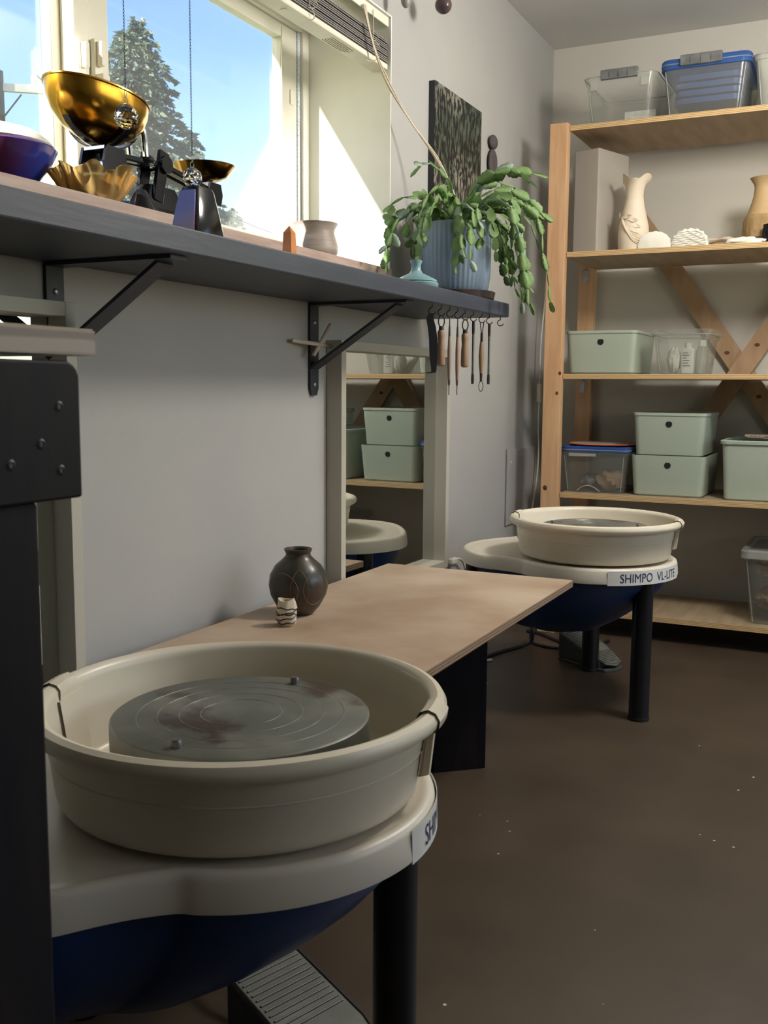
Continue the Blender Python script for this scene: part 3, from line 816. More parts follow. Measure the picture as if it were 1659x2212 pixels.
def wheel(loc, front, clips, pins, label, dz=0):
    """front: azimuth (deg) of the label; the table's wide tail points the other way (local +u)"""
    t = thing('pottery_wheel', loc, label, 'pottery wheel', 'electric pottery wheels', 0)
    ax = R(front + 180); L = Vector(loc)
    U, V = Vector((math.cos(ax), math.sin(ax), 0)), Vector((-math.sin(ax), math.cos(ax), 0))
    def W(u, v, z): return L + U * u + V * v + Vector((0, 0, z + dz))
    poly = outline()
    # tray-like table with rounded edge
    rings = []
    for z, d in ((.399, -.006), (.3985, .0015), (.402, .002), (.430, -.001), (.436, -.003), (.439, -.008), (.439, -.014), (.4365, -.018), (.4360, -.03)):
        rings.append([W(u, v, z) for u, v in grow(poly, d)])
    MB().loft(rings).build('table_top', M_tray, t, angle=50)
    # blue shell below
    rings = []
    for z, s, sh_ in ((.3985, .93, .08), (.37, .90, .12), (.33, .82, .17), (.29, .72, .20), (.25, .60, .22), (.215, .46, .22), (.197, .30, .22), (.192, .06, .22)):
        rings.append([W(u, v, z) for u, v in outline(s, sh_)])
    MB().loft(rings).build('motor_shell', M_blue, t)
    for u, v in ((-.186, -.012), (.255, .235), (.255, -.235)):
        a = W(u, v, -dz); b = W(u, v, .3985)
        lg = MB().cyl(a + Vector((0, 0, .006)), b, .0275, 24).build('leg', M_legblack, t)
        MB().lathe([(0, 0), (.0285, 0), (.0295, .004), (.0285, .010), (.027, .010)], a, 24).build('foot_cap', M_rubber, lg)
    # splash pan
    pz = Vector((L.x, L.y, L.z + dz))
    pan = [(.036, .442), (.20, .4425), (.208, .445), (.2115, .450), (.2135, .458), (.2185, .500), (.2195, .5015), (.2245, .535)]
    rim = [(.232 + .0115 * math.cos(R(a)), .5415 + .0115 * math.sin(R(a))) for a in (-150, -110, -70, -30, 10, 50, 90, 130, 160, 190)]
    inner = [(.2195, .530), (.2085, .456), (.203, .449), (.195, .447), (.036, .4465), (.036, .442)]
    po = MB().lathe(pan + rim + inner, pz, 120).build('splash_pan', M_abs, t, angle=40)
    MB().lathe([(.2186, .5000), (.2200, .5006), (.2200, .5016), (.2190, .5022)], pz, 120).build('seam_line', M_tray, po)
    for a in clips:
        a0, a1 = R(a - 6), R(a + 6)
        cl = [(.2185, .535)] + [(.2318 + .0142 * math.cos(R(q)), .5420 + .0142 * math.sin(R(q))) for q in (200, 160, 130, 90, 50, 10, -25, -60)]
        cl2 = [(.2318 + .0118 * math.cos(R(q)), .5420 + .0118 * math.sin(R(q))) for q in (-60, -25, 10, 50, 90, 130, 160, 200)]
        mb = MB().lathe(cl + cl2 + [cl[0]], pz, 12, a0, a1)
        mb.build('rim_clip', M_abs, po)
        fl = [(.2165, .470), (.2285, .474), (.2345, .530), (.2245, .531), (.2165, .470)]
        mb = MB().lathe(fl, pz, 4, R(a - 1.5), R(a + 1.5))
        for q in (R(a - 1.5), R(a + 1.5)):
            mb.add([(pz.x + r * math.cos(q), pz.y + r * math.sin(q), pz.z + z) for r, z in fl[:-1]], [(0, 1, 2, 3)])
        mb.build('seam_flange', M_abs, po)
        mb = MB().lathe([(.2155, .472), (.2225, .530), (.2265, .530), (.2195, .472), (.2155, .472)], pz, 3, R(a - 1.85), R(a - 1.45))
        mb.build('clay_streak', M_clay, po)
        fi = [(.2195, .535), (.2085, .456), (.200, .449), (.196, .452), (.2055, .460), (.2165, .535)]
        mb = MB().lathe(fi + [fi[0]], pz, 8, R(a - 8), R(a + 8))
        mb.build('inner_overlap', M_abs, po)
    # wheel head
    hp = [(0, .526), (.149, .526), (.152, .524), (.1525, .520), (.1525, .494), (.150, .490), (.06, .486), (.03, .480), (.03, .437)]
    ho = MB().lathe(hp, pz, 96).build('wheel_head', M_head, t)
    for r in (.048, .073, .098, .122):
        MB().lathe([(r - .00055, .5259), (r - .0003, .52635), (r + .0003, .52635), (r + .00055, .5259)], pz, 80).build('turned_groove', M_groove, ho)
    for a, r in pins:
        q = pz + Vector((r * math.cos(R(a)), r * math.sin(R(a)), 0))
        MB().lathe([(.0058, .5255), (.0058, .533), (.0048, .5345), (0, .535)], q, 18).build('bat_pin', M_toolsteel, ho)
    # label wrapped round the front of the table edge
    rl = .2343
    half_a = .138 / rl
    n = 22; vs = []; fs = []
    A = R(front)
    for i in range(n + 1):
        a = A - half_a + 2 * half_a * i / n
        for z, rr in ((.3955, rl), (.434, rl - .0010), (.434, rl - .0016), (.3955, rl - .0006)):
            vs.append((L.x + rr * math.cos(a), L.y + rr * math.sin(a), L.z + dz + z))
    for i in range(n):
        for j in range(4):
            fs.append((i * 4 + j, i * 4 + (j + 1) % 4, (i + 1) * 4 + (j + 1) % 4, (i + 1) * 4 + j))
    fs += [(0, 1, 2, 3), tuple(n * 4 + j for j in (3, 2, 1, 0))]
    lo = MB().add(vs, fs).build('name_label', M_label, t)
    tv, tf = TXT
    vs = []
    for x, z in tv:
        a = A + x / rl; rr = rl + .0004 - .0010 * (z / .0385)
        vs.append((L.x + rr * math.cos(a), L.y + rr * math.sin(a), L.z + dz + .4030 + z))
    MB().add(vs, tf).build('lettering', M_ink, lo, smooth=False)
    return t
wheel((.597, .967, 0), 29, (12, 197), ((92, .130), (272, .130)), 'cream pottery wheel in the foreground with the grey wheel head in full view')
wheel((.545, 2.835, 0), -33, (3, 181), ((8, .120), (188, .120)), 'cream pottery wheel further back beside the shelving', -.004)

# clay stains are part of the near wheel head's look
# ------------------------------------------------------------------ foot pedals and cables
def pedal(c, az, L, Wd, zh, zl, label):
    t = thing('foot_pedal', c, label, 'foot pedal', 'cast foot pedals')
    c = Vector(c); a = Vector((math.cos(R(az)), math.sin(R(az)), 0)); s = Vector((-a.y, a.x, 0)); k = Vector((0, 0, 1))
    def Q(u, v, z): return c + a * u + s * v + k * z
    base = [(-.02, -.42), (.75, -.55), (1.02, -.38), (1.05, 0), (1.02, .38), (.75, .55), (-.02, .42)]
    MB().loft([[Q(u * L, v * Wd, z) for u, v in base] for z in (0, .010)]).build('base_plate', M_pedal, t, bevel=.002)
    body = [(0, -.46), (.9, -.40), (.9, .40), (0, .46)]
    MB().loft([[Q(u * L, v * Wd, .010) for u, v in body], [Q(u * L, v * Wd, zh + (zl - zh) * u - .006) for u, v in body]]).build('body', M_pedal, t, bevel=.004)
    tr = [(-.03, -.40), (.03, -.5), (.62, -.52), (1.0, -.34), (1.08, 0), (1.0, .34), (.62, .52), (.03, .5), (-.03, .40)]
    to = MB().loft([[Q(u * L, v * Wd, zh + (zl - zh) * u + d) for u, v in tr] for d in (-.007, .0)]).build('tread', M_treadm, t, bevel=.002)
    lip = [Q(u * L * .985, v * Wd * .97, zh + (zl - zh) * u * .985 + .001) for u, v in tr]
    MB().tube(lip, .0016, 6, closed=True).build('edge_lip', M_pedal, to)
    for i in range(26):
        u = .03 + .94 * i / 25
        if .50 < u < .68: continue
        hw = .44 if u < .62 else .44 - .5 * (u - .62)
        MB().tube([Q(u * L, -hw * Wd, zh + (zl - zh) * u + .0004), Q(u * L, hw * Wd, zh + (zl - zh) * u + .0004)], .0017, 6).build('tread_rib', M_pedal, to)
    return Q
Q1 = pedal((.505, 1.135, 0), -19.6, .26, .118, .104, .035, 'grey ribbed foot pedal in the foreground under the near wheel')
pedal((.355, 3.292, 0), -29, .20, .11, .10, .03, 'grey ribbed foot pedal on the floor behind the far wheel')
tag(MB().tube(sm([(.44, 1.26, .16), (.445, 1.22, .11), (.455, 1.18, .075), (.475, 1.16, .055), (.50, 1.152, .05)]), [.0055] * 25, 8).build('pedal_cable', M_rubber), 'short black pedal cable entering the foreground foot pedal', 'cable')
tag(MB().tube(sm([(.45, 1.32, .20), (.438, 1.28, .18), (.437, 1.262, .163)]), .0042, 8).build('extension_lead', M_whitecable), 'short pale cord above the black pedal cable', 'cord')
tag(MB().tube(sm([(.10, 3.10, .006), (.13, 3.22, .006), (.17, 3.33, .006), (.20, 3.36, .02), (.205, 3.36, .06), (.20, 3.39, .085), (.185, 3.41, .05), (.19, 3.40, .008), (.25, 3.37, .006), (.31, 3.35, .012), (.345, 3.325, .03)]), .006, 8).build('pedal_cable', M_rubber), 'looped black cable on the floor leading to the far foot pedal', 'cable')
tag(MB().tube(sm([(.12, 3.56, .007), (.18, 3.54, .007), (.25, 3.48, .007), (.33, 3.43, .007), (.40, 3.47, .007), (.43, 3.55, .007)]), .006, 8).build('extension_cable', M_rubber), 'straight black cable on the floor under the far wheel', 'cable')
tag(MB().tube(sm([(.10, 3.00, .04), (.105, 3.06, .02), (.12, 3.10, .006), (.14, 3.12, .005)]), .0045, 8).build('power_cable', M_whitecable), 'white cord end hanging to the floor behind the bench', 'cord')
c2 = thing('mirror_cord', (.03, 3.06, .30), 'white plug and cord on the wall beside the square mirror', 'cord')
bx(.012, .03, 3.03, 3.075, .332, .352).build('plug', M_whitecable, c2, smooth=False, bevel=.004)
MB().tube(sm([(.02, 3.075, .342), (.02, 3.11, .34), (.02, 3.15, .32), (.02, 3.18, .27), (.02, 3.20, .20), (.02, 3.21, .004)]), .004, 8).build('cord', M_whitecable, c2)

# ------------------------------------------------------------------ shelving unit
sv = thing('shelving_unit', (.95, 3.85, 0), 'tall timber shelving unit with plywood shelves and crossed braces', 'shelving')
ST = [1.835, 1.397, .963, .528, .096]
SX0, SX1, SY0, SY1 = .213, 1.75, 3.62, 4.065
for x0, x1, y0, y1, h in ((.146, .211, 3.597, 3.635, 1.842), (.146, .211, 4.030, 4.068, 1.80), (1.752, 1.817, 3.597, 3.635, 1.842), (1.752, 1.817, 4.030, 4.068, 1.80)):
    p = bx(x0, x1, y0, y1, 0, h).build('post', M_post, sv, smooth=False, bevel=.002)
    if x0 < 1 and y0 < 3.8:
        for kx, kz, r in ((.163, .545, .0085), (.198, .893, .006), (.207, .965, .006)):
            MB().ball((kx, y0, kz), r, .0012, r * 1.15, 14, 6).build('knot', M_knot, p)
    if x0 > 1: continue
    if y0 > 3.8:
        for z in (ST[1], ST[2]):
            b_ = MB().box(.166, .186, y0 - .003, y0, z - .018 - .05, z - .018).box(.166, .186, y0 - .04, y0 - .003, z - .021, z - .0185)
            b_.build('angle_bracket', M_screw, p, smooth=False)
for z in ST:
    o = bx(SX0, SX1, SY0 + .0008, SY1 - .02, z - .0178, z).build('shelf_board', M_ply, sv, smooth=False)
    bx(SX0, SX1, SY0, SY0 + .0008, z - .0178, z).build('ply_edge', M_plyedge, o, smooth=False)
for a, b, y in (((.30, 1.663), (1.17, .43), 4.078), ((.46, .475), (1.20, 1.657), 4.058)):
    MB().bar((a[0], y, a[1]), (b[0], y, b[1]), .072, .018, up=(0, 1, 0)).build('cross_brace', M_brace, sv, smooth=False)
for kx, ky, kz in ((.722, 4.069, 1.050), (.832, 4.049, 1.078), (.845, 4.069, .885)):
    MB().ball((kx, ky, kz), .010, .0012, .007, 14, 6).build('knot', M_knot, sv)

# mint storage boxes
def mintbox(cx, yf, z, w, h, d, label, lid=True, hole=True, group='mint green storage boxes', taper=.93):
    t = thing('storage_box', (cx, yf + d / 2, z), label, 'storage box', group)
    cy = yf + d / 2
    tub(cx, cy, z + .0005, z + h, w, d, w * taper, d * taper, .022, .003).build('tub', M_mint, t, angle=40)
    if hole:
        yy = yf + d * (1 - taper) / 2 * .24
        hz = z + h - .034
        MB().cyl((cx, yy + .0030, hz), (cx, yy - .0008, hz), .0115, 22).build('finger_hole', M_hole, t)
    if lid:
        rings = [[(x, y, zz) for x, y in rrect(w + dw, d + dw, .024, 4, cx, cy)] for zz, dw in ((z + h - .004, .001), (z + h - .004, .005), (z + h + .005, .005), (z + h + .006, .002), (z + h + .003, -.012))]
        MB().loft(rings).build('lid', M_mint, t, angle=40)
    return t
mintbox(.338, 3.652, ST[2], .258, .150, .34, 'mint green lidded box on the middle shelf by the left post')
mintbox(.592, 3.655, ST[3], .262, .147, .34, 'lower mint green box of the stack of two', lid=False)
mintbox(.590, 3.662, ST[3] + .147 - .004, .252, .150, .325, 'upper mint green box of the stack of two')
big = mintbox(.96, 3.645, ST[3], .37, .20, .36, 'tall open mint green box at the right edge with cardboard on it', lid=False, hole=False, taper=.94)
rings = [[(x, y, zz) for x, y in rrect(.37 + dw, .36 + dw, .026, 4, .96, 3.645 + .18)] for zz, dw in ((ST[3] + .196, .002), (ST[3] + .196, .012), (ST[3] + .206, .014), (ST[3] + .209, .008), (ST[3] + .209, -.016), (ST[3] + .196, -.016))]
MB().loft(rings, closed=True).build('rim', M_mint, big, angle=40)
cbd = thing('cardboard_sheet', (.98, 3.76, ST[3] + .21), 'folded corrugated cardboard lying on the tall mint box', 'cardboard')
MB().obox((1.0, 3.74, ST[3] + .2165), (1, .1, -.03), (-.1, 1, 0), (.03, 0, 1), .15, .06, .0015).build('panel', M_card, cbd, smooth=False)
MB().obox((1.0, 3.74, ST[3] + .2245), (1, .1, .0), (-.1, 1, 0), (0, 0, 1), .16, .06, .0015).build('panel', M_card, cbd, smooth=False)
wave = [(.86 + .01 * k, 3.68, ST[3] + .2195 + (.002 if k % 2 else -.0002)) for k in range(28)]
MB().tube(wave, .0011, 4).build('flute', M_card, cbd, smooth=False)
jr = thing('small_jar', (.945, 3.93, ST[3] + .209), 'small white jar with a flat lid behind the cardboard', 'jar')
MB().lathe([(0, .0), (.026, 0), (.028, .004), (.028, .06), (.020, .065), (0, .065)], (.945, 3.93, ST[3] + .212), 28).build('body', M_bottle, jr)
MB().lathe([(0, .062), (.033, .062), (.034, .065), (.034, .075), (.032, .077), (0, .077)], (.945, 3.93, ST[3] + .212), 28).build('lid', M_paper, jr)

# clear bins
def bin_(name, cx, yf, z, w, h, d, label, m=M_clear, group='clear plastic bins', taper=.88, lip=.006):
    t = thing(name, (cx, yf + d / 2, z), label, 'plastic bin', group)
    tub(cx, yf + d / 2, z + .0006, z + h, w, d, w * taper, d * taper, .028, .0025, lip, .016).build('tub', m, t, angle=40)
    MB().tube([(x, y, z + h) for x, y in rrect(w + lip * 2, d + lip * 2, .032, 4, cx, yf + d / 2)], .0022, 6, closed=True).build('rim', M_clearfrost, t)
    for sx_ in (-1, 1):
        MB().tube([(cx + sx_ * (w * taper / 2 - .012), yf + d * (1 - taper) / 2 + .0005, z + .008), (cx + sx_ * (w / 2 - .012), yf + .0005, z + h - .02)], .0014, 5).build('corner_edge', M_clearfrost, t)
    return t
def lid_(t, cx, cy, z, w, d, m, th=.014, name='lid'):
    rings = [[(x, y, zz) for x, y in rrect(w + dw, d + dw, .03, 4, cx, cy)] for zz, dw in ((z - th * .6, .004), (z - th * .6, .012), (z + th * .3, .012), (z + th * .5, .004), (z + th * .5, -.03), (z + th * .2, -.04))]
    return MB().loft(rings).build(name, m, t, angle=40)
def latch(t, cx, y, z, w, h, m=M_greylatch):
    o = MB().prism([(y, z - h), (y - .010, z - h + .002), (y - .014, z - .004), (y - .012, z + .003), (y + .012, z + .004), (y + .012, z)], 'x', cx - w / 2, cx + w / 2).build('handle_clip', m, t, smooth=False, bevel=.0015)
    for k in range(1, 4):
        bx(cx - w / 2 + w * k / 4 - .0008, cx - w / 2 + w * k / 4 + .0008, y - .0155, y - .012, z - h + .006, z - .004).build('clip_rib', m, o, smooth=False)
    return o
Z1 = ST[0]
tag(MB().loft([[(x, y, zz) for x, y in rrect(.245 + dw, .33 + dw, .03, 4, .372, 3.83)] for zz, dw in ((Z1 + .0005, -.01), (Z1 + .003, .004), (Z1 + .010, .004), (Z1 + .012, -.006))]).build('loose_lid', M_bluesolid), 'loose blue lid lying under the unlidded clear bin', 'lid')
t = bin_('clear_bin', .374, 3.655, Z1 + .0125, .245, .150, .33, 'clear bin without lid on the top shelf, grey handle clip')
latch(t, .374, 3.652, Z1 + .178, .128, .030)
for x in (.285, .462): bx(x - .012, x + .012, 3.650, 3.655, Z1 + .118, Z1 + .148).build('corner_rib', M_clearfrost, t, smooth=False)
MB().obox((.425, 3.80, Z1 + .05), (1, 0, 0), (0, 1, 0), (0, 0, 1), .055, .03, .014).build('paper_stack', M_paper, t, smooth=False)
t = bin_('clear_bin', .662, 3.655, Z1, .285, .172, .36, 'clear bin with translucent blue lid on the top shelf')
lid_(t, .662, 3.655 + .18, Z1 + .174, .285, .36, M_bluelid, .030)
latch(t, .650, 3.648, Z1 + .192, .135, .032)
for z in (.05, .075, .10, .125):
    MB().loft([[(x, y, Z1 + zz) for x, y in rrect(.225, .29, .03, 4, .667, 3.84)] for zz in (z, z + .018)]).build('folded_lid', M_bluelid, t, angle=40)
bin_('clear_bin', .945, 3.67, Z1, .255, .175, .34, 'milky bin cut off by the right edge of the top shelf', M_clearfrost)

Z2 = ST[1]
gb = MB().obox((.286, 3.80, Z2 + .1855), (1, -.36, 0), (.36, 1, 0), (0, 0, 1), .052, .098, .185)
tag(gb.build('tall_carton', M_greybox, smooth=False, bevel=.004), 'tall plain grey carton standing beside the left post', 'carton')
# sculpted vase with ruffled rim
sp = (.428, 3.72, Z2)
sc = thing('sculpted_vase', sp, 'pale bisque vase with ruffled rim and applied flower stems', 'vase')
wob = lambda a, r, z: (r * (1 + (z > .235) * ((z - .235) * 5.5 * math.sin(3 * a + .9))), z + (z > .225) * (z - .225) * .35 * math.sin(3 * a + 2.4))
MB().lathe([(0, 0), (.046, 0), (.052, .006), (.0545, .05), (.052, .09), (.043, .13), (.034, .165), (.030, .195), (.031, .215), (.037, .238), (.050, .258), (.047, .2585), (.034, .238), (.027, .21), (.03, .15), (.045, .07), (.04, .01), (0, .008)], sp, 56, wob=wob).build('body', M_bisque, sc)
for k in range(6):
    P = []
    for i in range(9):
        q = i / 8; a = R(-160 + k * 13 + 105 * q); z = .125 - .10 * q - .008 * k + .012 * math.sin(q * 6 + k)
        r = .0535 + .002
        if z > .09: r -= (z - .09) * .25
        P.append((sp[0] + r * math.cos(a), sp[1] + r * math.sin(a), Z2 + max(z, .008)))
    MB().tube(sm(P, 3), [.0042 * (1 - .6 * abs(2 * j / 24 - 1)) for j in range(25)], 6).build('applied_stem', M_bisque, sc)
for k, (a, z) in enumerate(((-150, .128), (-128, .122), (-104, .118), (-80, .105), (-70, .085))):
    r = .049
    c = Vector((sp[0] + r * math.cos(R(a)), sp[1] + r * math.sin(R(a)), Z2 + z))
    n = Vector((math.cos(R(a)), math.sin(R(a)), .2)); tdir = Vector((-n.y, n.x, .5 - .2 * k)).normalized()
    pts = []; b_ = n.cross(tdir)
    MB().add([c - tdir * .018, c + b_ * .008 + n * .005, c + tdir * .02 + n * .008, c - b_ * .008 + n * .005, c + n * .001], [(0, 1, 4), (1, 2, 4), (2, 3, 4), (3, 0, 4)]).build('petal', M_bisque, sc, smooth=False)
def dome(cx, cy, w, h, d, m, label, ridges):
    rings = []
    for i, q in enumerate((0, .04, .5, .93, 1)):
        s = (.90, 1, .97, .95, .82)[i]; ring = []
        for k in range(25):
            a = PI * k / 24
            rr = 1 + ridges * .05 * math.sin(17 * a + i)
            ring.append((cx + w / 2 * s * rr * math.cos(a), cy - d / 2 + d * q, Z2 + .002 + max(0, h * s * rr * math.sin(a) ** .7)))
        rings.append(ring)
    o = MB().loft(rings)
    return o
P_ = dome(.513, 3.70, .115, .060, .07, M_plaster, '', .4)
tag(P_.build('plaster_mold', M_plaster, angle=50), 'smooth white half-round plaster piece next to the ruffled vase', 'plaster piece', 'half-round plaster pieces')
dm = thing('plaster_mold', (.634, 3.695, Z2), 'ridged white half-round plaster piece with carved ripples', 'plaster piece', 'half-round plaster pieces')
dome(.634, 3.70, .122, .062, .075, M_plaster, '', 1).build('block', M_plaster, dm, angle=50)
for k in range(8):
    z = Z2 + .008 + k * .0066; hw = .058 * (1 - ((z - Z2) / .066) ** 2.2) ** .5
    P = [(.634 - hw + 2 * hw * i / 10, 3.6605, z + .002 * math.sin(i * 1.7 + k * 2)) for i in range(11)]
    MB().tube(sm(P, 2), .0018, 5).build('ripple', M_plaster, dm)
br = [(.53, .052), (.57, .058), (.62, .054), (.68, .060), (.73, .058), (.765, .048), (.785, .044)]
mb = MB(); mb.tube(sm([(x, 3.90 + .01 * math.sin(x * 40), Z2 + z - .005) for x, z in br], 4), [.018 + .004 * math.sin(i * 1.3) for i in range(25)], 8)
for p in mb.v: p.z = Z2 + .050 + (p.z - Z2 - .050) * .5
bk = thing('clay_branch', (.66, 3.9, Z2), 'bent pale clay slab lying behind the plaster pieces', 'clay slab')
mb.build('slab', M_bisque, bk, angle=60)
for x in (.575, .69):
    MB().ball((x, 3.90, Z2 + .0225), .03, .022, .022, 14, 8).build('lump', M_tan, bk)
# tan bottle vase with handle, black cup, plaster scrap
tp = (.857, 3.80, Z2)
tv_ = thing('tan_vase', tp, 'tan stoneware bottle vase with carved belly and handle at the right edge', 'vase')
MB().lathe([(0, 0), (.058, 0), (.061, .004), (.061, .028), (.0625, .03), (.066, .06), (.064, .09)], tp, 48).build('base', M_tan, tv_)
MB().lathe([(.0635, .032), (.067, .034), (.0685, .06), (.066, .095), (.058, .112), (.056, .110), (.06, .06)], tp, 72).build('carved_band', M_tanrough, tv_)
MB().lathe([(.0575, .108), (.050, .13), (.041, .16), (.036, .18), (.034, .205), (.036, .218), (.048, .236), (.050, .239), (.0475, .240), (.033, .218), (.030, .20), (.035, .17), (.05, .11)], tp, 48).build('neck', M_tan, tv_)
MB().tube(sm([(.893, 3.79, Z2 + .205), (.918, 3.785, Z2 + .21), (.934, 3.78, Z2 + .19), (.934, 3.78, Z2 + .155), (.918, 3.785, Z2 + .125), (.905, 3.79, Z2 + .118)], 5), .0075, 10).build('handle', M_tan, tv_)
bc = (.897, 3.70, Z2)
tag(MB().lathe([(0, 0), (.024, 0), (.030, .012), (.033, .03), (.0325, .045), (.029, .058), (.030, .066), (.027, .066), (.026, .05), (.026, .01), (0, .008)], bc, 32).build('black_cup', M_blackglaze), 'shiny black cup in front of the tan vase', 'cup')
scrap = MB().ball((.815, 3.665, Z2 + .008), .062, .028, .016, 30, 10, wob=lambda d: 1 + .22 * math.sin(d.x * 9 + d.y * 4) * math.sin(d.z * 5 + d.x * 6 + 1))
for p in scrap.v: p.z = max(p.z, Z2 + .0005)
tag(scrap.build('plaster_scrap', M_plaster, angle=60), 'crumpled white plaster scrap at the shelf edge', 'plaster piece')

# middle shelf: clear box with bottles
Z3 = ST[2]
t = bin_('clear_bin', .618, 3.655, Z3, .188, .138, .27, 'small clear lidded box with white bottles on the middle shelf', taper=.86)
lid_(t, .622, 3.655 + .135, Z3 + .148, .205, .28, M_clear, .018)
bo = thing('white_bottle', (.632, 3.745, Z3 + .004), 'white printed flat bottle inside the small clear box', 'bottle', 'things inside the small clear box')
MB().loft([[(x, y, Z3 + zz) for x, y in rrect(w_, .035, .008, 3, .632, 3.745)] for zz, w_ in ((.004, .042), (.008, .046), (.085, .046), (.092, .040))]).build('body', M_bottle, bo)
MB().cyl((.632, 3.745, Z3 + .092), (.632, 3.745, Z3 + .112), .012, 16).build('cap', M_paper, bo)
for k in range(6): bx(.617, .617 + (.026, .020, .024, .014, .022, .018)[k], 3.7262, 3.727, Z3 + .03 + k * .009, Z3 + .0325 + k * .009).build('printed_line', M_greylatch, bo, smooth=False)
bo = thing('tall_bottle', (.676, 3.775, Z3 + .004), 'milky bottle with a cream cap inside the small clear box', 'bottle', 'things inside the small clear box')
MB().lathe([(0, .004), (.020, .004), (.022, .01), (.022, .085), (.014, .10), (0, .10)], (.676, 3.775, Z3), 20).build('body', M_clearfrost, bo)
MB().cyl((.676, 3.775, Z3 + .10), (.676, 3.775, Z3 + .122), .0135, 18).build('cap', M_bottle, bo)
bg = MB().ball((.584, 3.745, Z3 + .050), .024, .03, .048, 22, 14, wob=lambda d: 1 + .14 * math.sin(d.x * 11 + d.z * 7) * math.sin(d.z * 9 + 2))
for p in bg.v: p.z = max(p.z, Z3 + .0035)
tag(bg.build('plastic_pouch', M_paper, angle=60), 'crumpled white pouch inside the small clear box', 'pouch', 'things inside the small clear box')

# lower shelf: clear bin with blue lid, orange plate on it
Z4 = ST[3]
t = bin_('clear_bin', .325, 3.66, Z4, .245, .158, .34, 'clear bin with blue lid and orange-rimmed plate on the lower shelf', taper=.90)
lid_(t, .325, 3.66 + .17, Z4 + .162, .245, .34, M_bluesolid, .018)
bx(.235, .335, 3.645, 3.653, Z4 + .135, Z4 + .146).build('handle_clip', M_clearfrost, t, smooth=False, bevel=.002)
MB().tube(sm([(.262, 3.672, Z4 + .006), (.283, 3.672, Z4 + .021), (.305, 3.672, Z4 + .026), (.327, 3.672, Z4 + .020), (.348, 3.672, Z4 + .006)], 5), .0022, 6).build('arched_foot', M_clearfrost, t)
ct = MB().ball((.37, 3.76, Z4 + .045), .055, .07, .040, 20, 10, wob=lambda d: 1 + .15 * math.sin(d.x * 7 + d.z * 5))
for p in ct.v: p.z = max(p.z, Z4 + .004)
tag(ct.build('cloth_bundle', M_brownpaper, angle=60), 'brown bundle inside the blue-lidded bin', 'bundle')
ct = MB().ball((.285, 3.78, Z4 + .035), .04, .06, .030, 18, 10, wob=lambda d: 1 + .15 * math.sin(d.x * 9 + d.z * 4))
for p in ct.v: p.z = max(p.z, Z4 + .004)
tag(ct.build('dark_bundle', M_greylatch, angle=60), 'dark bundle inside the blue-lidded bin', 'bundle')
pl = thing('orange_plate', (.33, 3.80, Z4 + .172), 'flat grey plate with orange rim lying on the blue lid', 'plate')
MB().lathe([(0, .1725), (.10, .1725), (.128, .176), (.128, .178), (.10, .1765), (0, .1765)], (.33, 3.80, Z4), 48).build('disc', M_greybox, pl)
MB().lathe([(.128, .1745), (.1325, .1765), (.128, .1795), (.125, .178), (.128, .1745)], (.33, 3.80, Z4), 48).build('rim', M_orange, pl)
# bottom shelf: bin with crumpled paper
Z5 = ST[4]
t = bin_('clear_bin', 1.01, 3.64, Z5, .29, .245, .38, 'clear lidded bin full of brown paper on the bottom shelf', taper=.82)
lid_(t, 1.01, 3.64 + .19, Z5 + .252, .30, .39, M_clearfrost, .026)
for k, (x, y, z, s, lb) in enumerate(((1.0, 3.80, .075, .076, 'lower crumpled brown paper wad inside the bottom-shelf bin'), (1.0, 3.80, .190, .076, 'upper crumpled brown paper wad inside the bottom-shelf bin'))):
    mb = MB().ball((x, y, Z5 + z), s * 1.28, s * 1.5, s * .70, 44, 26, wob=lambda d: 1 + .13 * math.sin(d.x * 9 + d.y * 7 + k * 2) * math.sin(d.z * 8 + k) + .06 * math.sin(d.z * 23 + d.x * 17) + .05 * math.sin(d.x * 31 + d.z * 11))
    for p in mb.v: p.z = max(p.z, Z5 + .004)
    tag(mb.build('paper_wad', M_brownpaper, angle=25), lb, 'paper', 'paper wads in the bottom bin')

# ------------------------------------------------------------------ wall things
pt = thing('painting', (.01, 3.05, 1.34), 'dark painting of pale strokes hung behind the cactus', 'painting')
bx(.001, .019, 2.856, 3.245, 1.34, 1.812).build('canvas_edge', M_canvasedge, pt, smooth=False)
bx(.019, .0205, 2.856, 3.245, 1.34, 1.812).build('canvas', M_paint, pt, smooth=False)
so = thing('stone_ornament', (.01, 3.385, 1.63), 'two dark oval stones fixed one above the other beside the painting', 'ornament')
MB().ball((.012, 3.385, 1.748), .011, .034, .024, 18, 12, wob=lambda d: 1 + .05 * d.y * d.z).build('stone', M_stone, so)
MB().ball((.012, 3.383, 1.676), .011, .036, .047, 18, 12, wob=lambda d: 1 + .04 * d.z).build('stone', M_stone, so)
tag(bx(.0005, .004, 3.500, 3.507, 1.56, 1.653).build('wall_strip', M_greylatch, smooth=False), 'thin dark vertical strip on the wall right of the stones', 'strip')
tag(MB().ball((.003, 3.62, 1.632), .003, .004, .004, 10, 6).build('wall_nail', M_bottle), 'small white nail head on the wall above the access panel', 'nail')
ac = thing('access_panel', (.003, 3.75, .36), 'flush grey access panel low on the left wall', 'panel')
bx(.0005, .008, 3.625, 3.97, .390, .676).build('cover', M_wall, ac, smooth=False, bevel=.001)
MB().ball((.008, 3.66, .63), .002, .005, .005, 10, 6).build('screw', M_bottle, ac)
bx(.0003, .003, 3.619, 3.625, .385, .681).build('shadow_gap', M_greylatch, ac, smooth=False)
